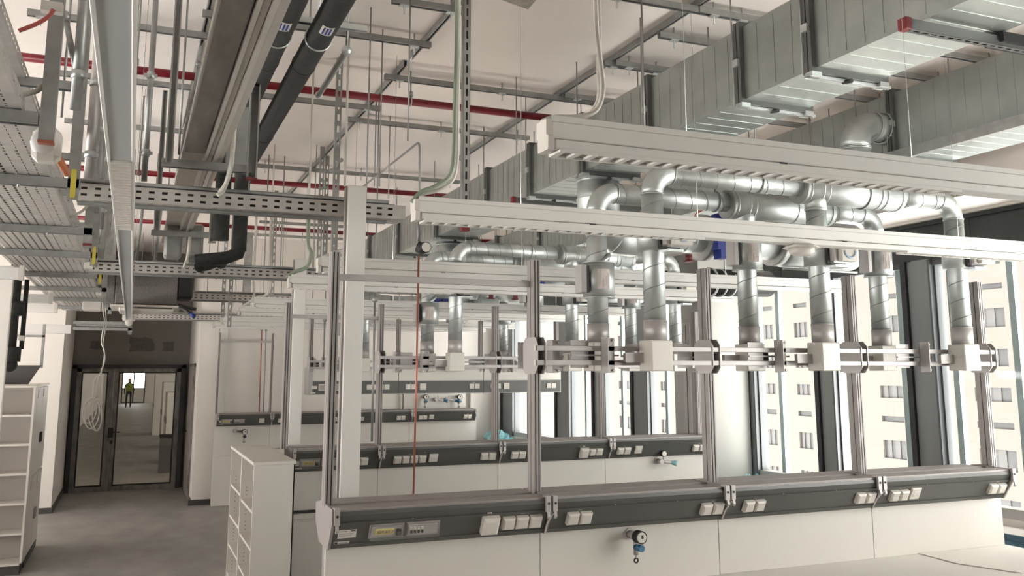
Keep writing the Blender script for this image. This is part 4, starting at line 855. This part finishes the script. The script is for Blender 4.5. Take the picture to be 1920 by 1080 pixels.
q = aZ(650, 95, 3.98); e = aZ(598, 178, 3.98); b = MB(); b.cyl(q, e, .018, 12); b.cyl(q, (q.x, q.y-.02, ZC), .008, 6); b.build('steel_tube', 'strut', t)
MB().ball(q, .03).build('coupling', 'zinc', t); MB().ball(e, .025).build('coupling', 'zinc', t)
# ================================================================== MISCELLANEOUS rods and tubes
rods = [(769, 2.0, 20, 265, 'metal rod meeting the copper line elbow', 5.16, .005), (717, 0, 90, 350, 'thin rod beside the front riser, first of the group', 5.9, .005), (706, 0, 180, 350, 'thin rod beside the front riser, second of the group', 7.6, .006), (711, 0, 190, 352, 'thin rod beside the front riser, third of the group', 7.6, .006), (731, 0, 245, 372, 'thin rod right of the riser group', 8.0, .005), (968, 0, 185, 290, 'thin rod hanging from the rail to the first lamp end', 6.5, .005), (1203, 0, 20, 250, 'thin rod hanging beside the aisle-side duct', 4.6, .006), (654, 0, 90, 350, 'white tube dropping beside the front riser', 5.9, .008), (586, 0, 185, 385, 'white tube dropping over the tray', 6.6, .008), (514, 0, 300, 370, 'short white tube dropping over the tray', 9.5, .008), (583, 0, 0, 90, 'thin rod above the second black pipe', 5.0, .005), (500, 0, 395, 520, 'thin vertical tube behind the tray, first', 10, .007), (530, 0, 395, 520, 'thin vertical tube behind the tray, second', 10, .007)]
for px, _, y0, y1, lb, Y, r in rods:
    a = aY(px, y0, Y); c = aY(px, y1, Y); o = MB().cyl((a.x, Y, c.z), (a.x, Y, ZC), r, 8).build('hanging_rod', 'cable' if 'white' in lb else 'strut'); tag(o, lb, 'rod', 'hanging rods')
def cable(pts, Y, r, mt, label, n=6, name='lamp_cable', group='lamp cables'):
    P = [aY(x, y, Y) if len(q) == 2 else aY(x, y, q[2]) for q in pts for x, y in [q[:2]]]
    o = MB().pipe(smooth_path(P, n), r, 8).build(name, mt); tag(o, label, 'cable', group); return o
cable([(1115,-20), (1119,60), (1126,120), (1130,170), (1118,206), (1085,219), (1040,220), (1016,229)], 2.55, .009, 'cable', 'white cable swinging down from the ceiling into the lamp closest to the camera, upper strand')
cable([(1122,-20), (1124,60), (1122,130), (1123,180), (1108,212), (1078,224), (1036,224), (1018,231)], 2.58, .008, 'cable', 'white cable swinging down into the lamp closest to the camera, lower strand')
cable([(857,-20), (856,100), (853,200), (851,290), (843,330), (815,350), (790,360), (772,379)], 4.0, .011, 'gcable', 'green grey cable dropping to the end of the second lamp')
cable([(861,-20), (860,110), (858,230), (857,300), (848,338), (820,357), (795,364), (776,379)], 4.03, .009, 'cable', 'white cable beside the green grey one to the second lamp')
cable([(649,400), (651,440), (648,465), (625,474), (608,482), (598,490)], 6.38, .012, 'cable', 'white cable from the tray to the end of the third lamp')
cable([(579,395), (578,455), (583,475), (576,500), (552,510), (538,520)], 7.68, .016, 'gcable', 'grey cable curving to the end of the fourth lamp')
cable([(509,400), (507,480), (505,540), (495,556), (478,560), (468,566)], 10.15, .018, 'cable', 'white cable curving to the end of the fifth lamp')
cable([(481,400), (478,470), (476,520), (475,558), (455,575), (442,588)], 11.6, .016, 'cable', 'white cable to the sixth lamp')
cable([(440,400), (443,420), (441,500), (440,560), (425,590), (412,602)], 13.95, .018, 'cable', 'thin white cable to the seventh lamp')
for q in ((473, 441),): pass
p = aZ(470, 441, 4.46); t = MB(); t.box((p.x-.04, 15.9, 3.2), (p.x+.08, 16.0, ZC)); o = t.build('vertical_trunking', 'strut'); tag(o, 'zinc cable trunking dropping from the ceiling before the back wall', 'trunking')
p0 = aZ(936, -12, ZC); q = MB(); c = [aZ(932, -3, ZC-.002), aZ(990, 18, ZC-.002), aZ(1008, -3, ZC-.002), aZ(985, -22, ZC-.002), aZ(942, -22, ZC-.002)]
q.add([v for v in c]+[v+Vector((0, 0, .002)) for v in c], [(0, 1, 2, 3, 4), (9, 8, 7, 6, 5)]+[(i, (i+1) % 5, (i+1) % 5+5, i+5) for i in range(5)]); o = q.build('bare_concrete_patch', 'conc'); o['kind'] = 'structure'

for i, (x0_, y0_, x1_, y1_, Y, r, mt_, lb) in enumerate(((703, 562, 697, 828, 9.1, .012, 'strut', 'between the front riser and the second middle row post'), (609, 600, 606, 688, 12.75, .012, 'strut', 'above the overhead beam with a valve on top'), (491, 618, 486, 772, 16.4, .010, 'copper', 'on the back wall beside the slim post, first'), (499, 618, 494, 772, 16.4, .010, 'strut', 'on the back wall beside the slim post, second'))):
    a = aY(x0_, y0_, Y); c = aY(x1_, y1_, Y)
    t = thing('gas_pipe', (c.x, Y, c.z), f'thin vertical gas pipe {lb}', 'pipe', 'thin gas pipes'); MB().cyl((c.x, Y, c.z), (a.x, Y, a.z), r, 8).build('tube', mt_, t)
    b = MB(); b.ball((a.x, Y, a.z), r*2.6, n=10, m=6); b.cyl((a.x, Y, a.z), (a.x, Y-.06, a.z), r*1.5, 8); b.build('valve', 'strut', t); MB().cyl((a.x, Y, a.z), (a.x, Y, min(ZC, a.z+1.2) if Y > 16 else ZC), r*.6, 6).build('supply_tube', 'strut', t)
# ================================================================== AISLE-SIDE TRAY RUN with its hangers
def aisle_tray(x0, x1, z, y0, y1, rows, label, pitch=.06):
    b = MB(); b.slots((x0, y0, z), (0, 1, 0), (1, 0, 0), y1-y0, x1-x0, rows, pitch, .036, .012); b.box((x0, y0, z), (x0+.002, y1, z+.06)); b.slots((x1, y0, z), (0, 1, 0), (0, 0, 1), y1-y0, .06, [.03], pitch, .028, .008)
    o = b.build('cable_tray', 'tray'); tag(o, label, 'cable tray'); return o
aisle_tray(-1.02, -.42, 3.13, 1.2, 15.5, [.03+.048*i for i in range(12)], 'wide perforated cable tray along the aisle, the lower one')
aisle_tray(-1.05, -.56, 3.60, .8, 14, [.05+.06*i for i in range(7)], 'perforated cable tray along the aisle, the upper one')
b = MB()
for i in range(9): b.cyl((-.95+.055*i, 1.0, 3.165+.012*(i % 2)), (-.95+.055*i, 15.4, 3.165+.012*((i+1) % 2)), .018, 6)
o = b.build('cable_bundle', 'traycab'); tag(o, 'bundle of grey cables lying in the lower aisle tray', 'cables'); o['kind'] = 'stuff'
o = MB().cyl((-.72, .8, 3.80), (-.72, 12, 3.80), .085, 16).build('insulated_pipe', 'foam'); tag(o, 'black insulated pipe lying on the upper aisle tray at the picture edge', 'pipe', 'black insulated pipes')
hy = [2.85, 3.6, 4.82, 6.47, 7.8, 9.5, 11.1, 12.7, 14.3]
o5 = ['first', 'second', 'third', 'fourth', 'fifth', 'sixth', 'seventh', 'eighth', 'ninth']
hx = {0: -.38, 1: -.335, 2: -.315, 3: -.315, 4: -.325, 5: -.33, 6: -.335, 7: -.34, 8: -.34}
for i, y in enumerate(hy):
    x = hx[i]; t = thing('tray_hanger', (x, y, 3.05), f'zinc hanger carrying the aisle trays, {o5[i]} from the camera', 'hanger', 'aisle tray hangers')
    MB().vchannel(x, y-.025, 3.02 if i else 3.5, ZC, .05, .045, 1).build('upright', 'strut', t)
    MB().channel(0, -1.15, x+(-.03 if i < 2 else .03), (y, 3.125), .05, .045).build('arm', 'strut', t); MB().channel(0, -1.15, x-.03, (y, 3.61), .05, .041).build('arm', 'strut', t)
    b = MB()
    for xx in (-.55, -.85): b.cyl((xx, y, 3.07), (xx, y, 3.14), .007, 6)
    b.build('bolt', 'zinc', t)
    if i in (2, 4, 5): MB().box((x-.012, y-.03, 3.03), (x+.012, y-.026, 3.17)).build('yellow_tape', 'yellow', t)
    if i in (1, 3): MB().rbox((x-.027, y-.028, 3.012), (x+.027, y+.024, 3.024), .002).build('end_cap', 'redcap' if i == 3 else 'copper', t)
# conduits rising along the hangers
for i, (px0, px1, yb, Y, r, lb) in enumerate(((160, 138, 205, 4.6, .024, 'closest thick'), (185, 172, 340, 6.2, .030, 'second thick'), (198, 190, 400, 7.4, .026, 'third'), (208, 200, 430, 8.9, .024, 'fourth'), (285, 270, 340, 5.6, .017, 'beside the aisle lamp, with couplings'))):
    a = aY(px0, 0, Y); c = aY(px1, yb, Y); x = (a.x+c.x)/2 if i < 4 else aY(270, 340, Y).x
    t = thing('riser_conduit', (x, Y, c.z), f'vertical grey conduit hanging over the aisle, {lb}', 'conduit', 'aisle conduits')
    MB().cyl((x, Y, c.z), (x, Y, ZC), r, 14).build('tube', 'strut' if i != 1 else 'silver', t)
    for z in (c.z+.15, c.z+.62): b = MB(); b.cyl((x, Y, z), (x, Y, z+.04), r+.006, 12); b.box((x-r-.02, Y-.006, z+.01), (x+r+.02, Y+.006, z+.03)); b.build('coupling', 'zinc', t)
for i, (px, Y, y1) in enumerate(((335, 5.4, 290), (318, 6.9, 300), (364, 7.2, 330), (352, 9.5, 350), (300, 9, 380), (285, 10.4, 480), (308, 11, 490), (345, 11, 400), (115, 5.2, 220), (170, 6.9, 240), (240+20, 8.2, 330))):
    c = aY(px, y1, Y); o = MB().cyl((c.x, Y, c.z), (c.x, Y, ZC), .007, 6).build('hanging_rod', 'strut'); tag(o, f'thin zinc rod over the aisle, number {i+1} counted from the camera side between lamp and trunking' if False else f'thin zinc rod hanging over the aisle {["beside the first ceiling rail end","behind the second conduit","beside the trunking plate","above the perforated tray start","just right of the aisle lamp","above the ceiling cassette edge","above the ceiling cassette middle","by the second frame","beside the first hanger","beside the thick conduit","close to the aisle lamp louvre"][i]}', 'rod', 'hanging rods')
# inclined braces
for i, (p0, p1, Y0, Y1) in enumerate((((122, 30), (150, 170), 4.6, 4.7), ((378, 80), (330, 340), 6.6, 7.6), ((372, 120), (360, 210), 6.6, 6.8), ((268, 385), (255, 500), 9.4, 9.6), ((303, 385), (290, 490), 9.45, 9.55), ((622, 320), (640, 300), 9.4, 9.2))):
    a = aY(*p0, Y0); c = aY(*p1, Y1); o = MB().cyl(a, c, .014, 8); o.ball(a, .026, n=8, m=5); o.ball(c, .022, n=8, m=5); o = o.build('diagonal_brace', 'strut'); tag(o, f'slanting zinc brace with bolted ends over the aisle, {["close to the first tray hanger","beside the first red pipe","short one under the ceiling rail","above the cassette, first","above the cassette, second","short one over the middle tray"][i]}', 'brace', 'diagonal braces')
# cable trunking wrapped in film, carried by two U frames
t = thing('aisle_trunking', (.29, 4, 3.36), 'pale multi-groove cable trunking along the aisle, partly wrapped in clear film', 'trunking')
b = MB(); b.box((.19, .9, 3.425), (.41, 9.3, 3.46))
b.box((.305, .9, 3.385), (.322, 9.3, 3.425)); b.box((.326, .9, 3.395), (.348, 9.3, 3.425)); b.box((.352, .9, 3.38), (.372, 9.3, 3.425)); b.box((.376, .9, 3.39), (.405, 9.3, 3.425))
b.build('trunking', 'groove', t)
b = MB(); b.rbox((.19, .9, 3.395), (.30, 5.2, 3.424), .006); b.build('film_wrap', 'filmgrey', t)
for i, (y, z) in enumerate(((5.25, 3.33), (8.0, 3.33))):
    t = thing('hanger_frame', (.3, y, z), f'zinc U-shaped hanger frame carrying the aisle trunking, {["the closer one with a red cap", "the farther one"][i]}', 'hanger', 'trunking frames')
    MB().channel(0, .08, .56, (y, z+.03), .045, .045).build('crossbar', 'strut', t); MB().vchannel(.56, y, z-.05, z+.65 if i == 0 else z+.3, .055, .045).build('upright', 'strut', t)
    MB().vchannel(.12, y, z, ZC, .04, .04).build('upright', 'strut', t); MB().rbox((.53, y-.05, z-.056), (.59, y+.004, z-.045), .002).build('end_cap', 'redcap' if i == 0 else 'strut', t)
o = MB().rbox((.42, 5.3, 3.36), (.56, 5.36, 3.72), .004).build('junction_plate', 'zinc'); tag(o, 'zinc plate box behind the first hanger frame', 'box')
o = MB().rbox((.19, 8.1, 3.15), (.33, 8.3, 3.47), .02).build('actuator_housing', 'strut'); tag(o, 'grey rounded housing behind the farther hanger frame', 'box')
o = MB().rbox((.37, 8.1, 3.12), (.5, 8.3, 3.45), .02).build('actuator_housing', 'strut'); tag(o, 'grey rounded housing beside the black pipe bend', 'box')
for i, pts in enumerate(([(440, 230, 5.1), (436, 290, 5.1), (425, 340, 5.2), (412, 360, 5.3)], [(436, 270, 5.1), (434, 310, 5.1), (420, 355, 5.3), (408, 366, 5.3)], [(357, 440, 8), (352, 480, 8), (345, 500, 9)])):
    cable(pts, 5, .012, 'cable', f'white cable looping from the trunking to the tray, {["outer", "inner", "far"][i]}', name='loop_cable', group='loop cables')
cable([(415, 495, 8.5), (411, 488, 8.4), (395, 495, 8.3), (372, 500, 8.2)], 8, .05, 'foam', 'black insulated pipe end lying on the middle tray', name='insulated_pipe_end', group='black pipe ends')
# siren, cables at the aisle tray
p = aY(86, 270, 3.65); t = thing('warning_sounder', (p.x, 3.65, p.z), 'white rounded warning sounder under the first tray hanger', 'sounder')
b = MB(); b.rbox((p.x-.045, 3.62, p.z-.065), (p.x+.05, 3.72, p.z+.06), .02); b.build('housing', 'plas', t); b = MB(); b.ball((p.x-.005, 3.63, p.z), .045, sq=(1, .5, 1.1)); b.build('horn', 'lamp', t)
cable([(100, 18, 3.5), (92, 30, 3.5), (70, 44, 3.5), (35, 58, 3.5)], 3.5, .008, 'rcable', 'red cable curving from the first hanger to the tray', name='red_cable', group='aisle cables')
cable([(84, 155, 3.6), (70, 170, 3.6), (50, 176, 3.6), (33, 180, 3.6)], 3.6, .010, 'cable', 'white cable curving out of the lower aisle tray near the camera', name='white_cable', group='aisle cables')
cable([(168, 380, 6.3), (155, 395, 6.3), (142, 402, 6.3), (130, 408, 6.3)], 6.3, .009, 'cable', 'white cable curving out of the lower aisle tray farther on', name='white_cable', group='aisle cables')
cable([(107, 292, 4.2), (118, 312, 4.3), (125, 325, 4.5)], 4.3, .016, 'orange', 'orange conduit beside the warning sounder', name='orange_conduit', group='aisle cables')
o = MB().box((aY(97, 10, 3.5).x-.035, 3.50, aY(97, 20, 3.5).z), (aY(97, 10, 3.5).x+.035, 3.54, aY(97, 2, 3.5).z)).build('white_label_cuff', 'plas'); tag(o, 'white cuff at the top of the first hanger where the red cable enters', 'cuff')
p = aY(166, 497, 8.6); o = MB().rbox((p.x-.035, 8.6, p.z-.03), (p.x+.035, 8.66, p.z+.03), .005).build('junction_box', 'plas'); tag(o, 'small white junction box at the aisle end of the middle tray', 'junction box', 'small junction boxes')
p = aY(186, 548, 11.3); o = MB().rbox((p.x-.035, 11.3, p.z-.03), (p.x+.035, 11.36, p.z+.03), .005).build('junction_box', 'plas'); tag(o, 'small white junction box farther along the aisle tray', 'junction box', 'small junction boxes')
p = aY(172, 573, 11.9); o = MB().rbox((p.x-.1, 11.9, p.z-.05), (p.x+.1, 12.2, p.z+.05), .005).build('control_box', 'plas'); tag(o, 'white control box hanging below the aisle tray next to the cassette', 'box')
t = thing('cable_ladder', (-.3, 13.5, 2.75), 'dark cable ladder end below the aisle tray above the door area', 'cable ladder')
b = MB(); b.box((-.75, 13.4, 2.83), (-.03, 13.44, 2.87)); b.box((-.75, 14.0, 2.83), (-.03, 14.04, 2.87)); b.box((-.75, 13.4, 2.75), (-.03, 13.44, 2.79)); b.box((-.08, 13.4, 2.72), (-.03, 14.04, 3.05)); b.build('ladder', 'strut', t)
# ceiling cassette
t = thing('ceiling_cassette', (.08, 11.5, 2.93), 'grey ceiling air cassette with a pale bottom frame hanging over the aisle', 'air conditioner')
MB().rbox((-.23, 11.5, 2.985), (.448, 12.2, 3.36), .01).build('body', 'kraftd', t); MB().rbox((-.335, 11.52, 3.0), (-.235, 11.9, 3.32), .006).build('side_box', 'kraftd', t)
b = MB(); b.rbox((-.27, 11.38, 2.945), (.50, 12.25, 2.968), .004); b.rbox((-.18, 11.44, 2.905), (.42, 12.2, 2.945), .01); b.build('bottom_frame', 'plas', t)
b = MB(); b.box((.02, 11.37, 2.925), (.4, 11.376, 2.94)); b.build('air_slot', 'ink', t)
b = MB(); b.rbox((.455, 11.5, 3.06), (.62, 11.9, 3.36), .02); b.build('connection_block', 'black', t)
b = MB(); b.pipe([(.46, 11.45, 2.98), (.66, 11.4, 2.93)], .02, 8); b.pipe([(.47, 11.4, 2.96), (.56, 11.3, 2.90), (.62, 11.25, 2.85)], .02, 8); b.build('drain_hose', 'black', t); b = MB(); b.cyl((.60, 11.27, 2.87), (.64, 11.24, 2.835), .024, 10); b.build('blue_plug', 'blue', t)
for x in (-.2, .43): MB().cyl((x, 11.55, 3.3), (x, 11.55, ZC), .006, 6).build('hanger_rod', 'strut', t)
# hanging coil of white cable by the door
t = thing('hanging_cable_coil', (-.4, 13.5, 1.2), 'white cable hanging from the ceiling in a loose coil before the glass door', 'cable coil')
Yc = 13.6
b = MB()
for pts in ([(190, 430), (193, 575), (196, 600), (190, 640), (196, 660), (192, 690), (184, 710), (180, 745)], [(198, 578), (199, 610), (193, 645), (197, 672), (188, 700), (176, 715), (174, 760)], [(190, 690), (191, 760)]):
    b.pipe(smooth_path([aY(x, y, Yc) for x, y in pts], 5), .008, 6)
b.build('strand', 'cable', t)
b = MB()
for k, (cx_, cy_, rx, ry, tl) in enumerate(((172, 775, 14, 30, .3), (178, 780, 12, 28, -.2), (168, 770, 13, 26, .5), (182, 778, 9, 30, 0))):
    P = []
    for i in range(24):
        an = 2*math.pi*i/24; X_ = rx*math.cos(an); Y_ = ry*math.sin(an); P.append(aY(cx_+X_*math.cos(tl)-Y_*math.sin(tl)*.5, cy_+X_*math.sin(tl)+Y_*math.cos(tl), Yc+.02*k))
    b.pipe(P, .008, 6, closed=True)
b.build('coil', 'cable', t)
# ================================================================== FURNITURE
def shelf_unit(name, x0, x1, y0, y1, z0, z1, n, label, face, bays=1, levels=None):
    t = thing(name, ((x0+x1)/2, (y0+y1)/2, 0), label, 'shelf unit'); th = .022
    MB().box((x0+.02, y0+.02, 0), (x1-.02, y1-.02, z0)).build('plinth', 'base', t)
    MB().rbox((x0-.008, y0-.008, z1-.025), (x1+.008, y1+.008, z1), .002).build('top_board', 'white', t)
    MB().box((x0, y0, z0), (x1, y1, z0+th)).build('bottom_board', 'white', t)
    zt = z1-.025
    if face == 'y':
        MB().box((x0, y0, z0), (x0+th, y1, zt)).build('side_panel', 'white', t); MB().box((x1-th, y0, z0), (x1, y1, zt)).build('side_panel', 'white', t); MB().box((x0, y1-.01, z0), (x1, y1, zt)).build('back_panel', 'cabin', t)
        for k in range(1, n): z = z0+(zt-z0)*k/n; MB().box((x0+th, y0+.01, z), (x1-th, y1-.01, z+th)).build('shelf_board', 'white', t)
    else:
        MB().box((x0, y0, z0), (x1, y0+th, zt)).build('side_panel', 'white', t); MB().box((x0, y1-th, z0), (x1, y1, zt)).build('side_panel', 'white', t); MB().box((x1-.01, y0, z0), (x1, y1, zt)).build('back_panel', 'cabin', t)
        for j in range(1, bays): yy = y0+(y1-y0)*j/bays; MB().box((x0, yy-th, z0), (x1-.01, yy+th, zt)).build('divider', 'white', t)
        for j in range(bays):
            ya, yb_ = y0+(y1-y0)*j/bays+th, y0+(y1-y0)*(j+1)/bays-th
            for k, z in enumerate(levels): z += .03*(j % 2); MB().box((x0+.006, ya, z), (x1-.01, yb_, z+th)).build('shelf_board', 'white', t)
            h = MB()
            for z in [z0+.1+.032*i for i in range(int((zt-z0-.15)/.032))]:
                if min(abs(z-l) for l in levels) < .14: h.cyl((x0+.05, yb_, z), (x0+.05, yb_-.001, z), .004, 6); h.cyl((x1-.07, yb_, z), (x1-.07, yb_-.001, z), .004, 6)
            h.build('peg_holes', 'ink', t)
    return t
shelf_unit('open_bookcase', .93, 1.245, 7.53, 9.28, .06, 1.50, 5, 'white open bookcase with two bays standing at the aisle end of the middle row', 'x', 2, [.30, .56, .82, 1.10, 1.235][0:4])
shelf_unit('open_shelving', -1.95, -.99, 11.75, 12.12, .10, 2.05, 6, 'tall white open shelving with six compartments against the aisle', 'y')
t = thing('tall_cabinet', (-1.3, 12.9, 0), 'tall pale cabinet with closed doors standing behind the open shelving', 'cabinet')
MB().box((-1.6, 12.15, 0), (-1.0, 13.6, .08)).build('plinth', 'base', t); MB().box((-1.62, 12.14, .08), (-1.02, 13.62, 2.04)).build('body', 'white', t); MB().box((-1.63, 12.13, 2.04), (-.99, 13.63, 2.06)).build('top_board', 'white', t)
for i, (a, c) in enumerate(((12.15, 12.87), (12.89, 13.61))):
    for j, (z0, z1) in enumerate(((.10, .98), (1.0, 2.02))):
        o = MB().rbox((-1.02, a, z0), (-.998, c, z1), .002).build('cabinet_door', 'white', t); hy_ = c-.06 if i == 0 else a+.06; h = MB(); h.box((-.998, hy_-.01, z0+.35), (-.975, hy_+.01, z0+.47)); h.build('handle', 'silver' if j == 0 else 'black', o)
        MB().box((-1.0, a+.03, z1-.12), (-.99, a+.05, z1-.02)).build('hinge', 'zinc', o)
# partition and drain pipe at the picture edge
o = MB().rbox((-2.4, 9.0, 0), (-1.005, 9.08, 3.12), .004).build('partition_panel', 'wall'); tag(o, 'white upright panel at the picture edge before the open shelving', 'panel')
t = thing('drain_pipe', (-1.07, 10.0, 2.2), 'black insulated drain pipe with thick sleeves hanging beside the white upright panel', 'pipe')
b = MB(); b.cyl((-1.09, 10, 2.26), (-1.09, 10, ZC), .052, 16); b.build('pipe', 'foam', t); b = MB(); b.cyl((-1.0, 10.06, 2.42), (-1.0, 10.06, 3.1), .022, 10); b.build('thin_pipe', 'foam', t)
b = MB(); b.cyl((-1.075, 10, 2.30), (-1.075, 10, 2.44), .082, 18); b.build('sleeve', 'foam', t); b = MB(); b.cyl((-1.075, 10, 2.74), (-1.075, 10, 2.88), .082, 18); b.build('sleeve', 'foam', t); b = MB(); b.ball((-1.08, 9.99, 2.27), .068); b.build('end_bend', 'foam', t)
MB().rbox((-1.03, 9.96, 2.50), (-.97, 10.02, 2.55), .01).build('clip', 'plas', t)
t = thing('wall_bracket', (-1.03, 12.5, 2.1), 'dark triangular bracket with a thin upright above the open shelving', 'bracket')
b = MB(); b.prism([(-1.55, 2.06), (-1.12, 2.06), (-1.0, 2.28), (-1.5, 2.28)], 1, 12.3, 12.34); b.build('gusset', 'base', t); b = MB(); b.box((-1.03, 12.5, 2.25), (-1.0, 12.55, 2.78)); b.box((-1.3, 12.5, 2.62), (-1.0, 12.53, 2.65)); b.build('upright', 'strut', t)
b = MB(); b.rbox((-1.7, 13.9, 2.72), (-.80, 14.0, 2.84), .004); o = b.build('trunking_lamp', 'lamp'); tag(o, 'long pale trunking above the side wall across the aisle', 'trunking')
# things on the sill
def bag(px, py, Y, X, label, s=1.0):
    p = aX(px, py, X); p.y = min(p.y, 16.57-.5*s*.82) if p.y > 12 else p.y-.25; b = MB(); n = 14; m = 7; rnd = random.Random(px); vs = []; fs = []
    for i in range(m+1):
        for j in range(n):
            th = 2*math.pi*j/n; ph = math.pi/2*i/m; r = (.16+.05*rnd.random())*s; vs.append((X+r*.7*math.cos(th)*math.cos(ph), p.y+r*2.0*math.sin(th)*math.cos(ph), .966+(.0+.10*rnd.random()*s)*math.sin(ph)*1.4))
    for i in range(m):
        for j in range(n): fs.append((i*n+j, i*n+(j+1) % n, (i+1)*n+(j+1) % n, (i+1)*n+j))
    b.add(vs, fs); o = b.build('plastic_film_bundle', 'film'); tag(o, label, 'plastic film'); return o
bag(1395, 893, 0, 6.42, 'crumpled turquoise plastic film on the window sill beside the column', .9)
bag(915, 812, 0, 6.30, 'crumpled turquoise plastic film on the sill by the back wall', 1.5)
o = MB(); o.box((6.272, 3.6, .872), (6.279, 5.95, .962))
for i in range(3): o.box((6.266, 3.6, .880+.028*i), (6.273, 5.95, .890+.028*i))
o = o.build('sill_cover_film', 'bluef'); tag(o, 'blue grey protective film wrapped over the box below the window sill', 'plastic film')
M_ = None
# ================================================================== PERSON far down the corridor
fp = aZ(240, 764, 0); Yp = fp.y; X0 = fp.x
t = thing('person', (X0, Yp, 0), 'person in a yellow high-visibility vest and dark trousers standing far down the corridor', 'person')
me = bpy.data.meshes.new('body'); J = [(0, 0, .98), (0, 0, 1.2), (0, 0, 1.42), (0, 0, 1.53), (0, -.02, 1.66), (0, -.02, 1.74), (-.11, 0, .92), (-.13, -.03, .52), (-.13, .02, .08), (-.13, -.12, .03), (.11, 0, .92), (.12, .04, .52), (.12, .06, .08), (.12, -.08, .03), (-.20, 0, 1.42), (-.27, .03, 1.14), (-.25, -.12, .92), (-.24, -.2, .84), (.20, 0, 1.42), (.27, .03, 1.14), (.26, -.08, .92), (.26, -.12, .82)]
E_ = [(0, 1), (1, 2), (2, 3), (3, 4), (4, 5), (0, 6), (6, 7), (7, 8), (8, 9), (0, 10), (10, 11), (11, 12), (12, 13), (2, 14), (14, 15), (15, 16), (16, 17), (2, 18), (18, 19), (19, 20), (20, 21)]
R_ = [.15, .14, .16, .06, .10, .07, .10, .075, .055, .04, .10, .075, .055, .04, .07, .05, .04, .035, .07, .05, .04, .035]
me.from_pydata(J, E_, []); body = bpy.data.objects.new('body', me); COL.objects.link(body); body.parent = t; WORLD['body_'] = Vector((X0, Yp, 0))
sk = body.modifiers.new('skin', 'SKIN'); me.skin_vertices
for v, r in zip(me.skin_vertices[0].data, R_): v.radius = (r, r*.8)
me.skin_vertices[0].data[0].use_root = True; body.modifiers.new('sub', 'SUBSURF').levels = 1; body.modifiers['sub'].render_levels = 2; me.materials.append(M['brown'])
b = MB(); b.pipe([(X0, Yp, 1.0), (X0, Yp, 1.15), (X0, Yp, 1.35), (X0, Yp, 1.5)], [.20, .19, .225, .12], 16); b.build('vest', 'vest', t)
b = MB(); b.ball((X0, Yp-.02, 1.68), .105, sq=(.85, 1, 1.15)); b.ball((X0, Yp-.13, 1.67), .02); b.ball((X0-.09, Yp-.01, 1.68), .025); b.ball((X0+.09, Yp-.01, 1.68), .025); b.build('head', 'skin', t)
b = MB(); b.ball((X0, Yp, 1.73), .11, sq=(.9, 1, .8)); b.build('hair', 'black', t)
for o in [o for o in SC.objects if o.type == 'MESH' and o.name.startswith('window_') and o.parent is None]: o['kind'] = 'structure'
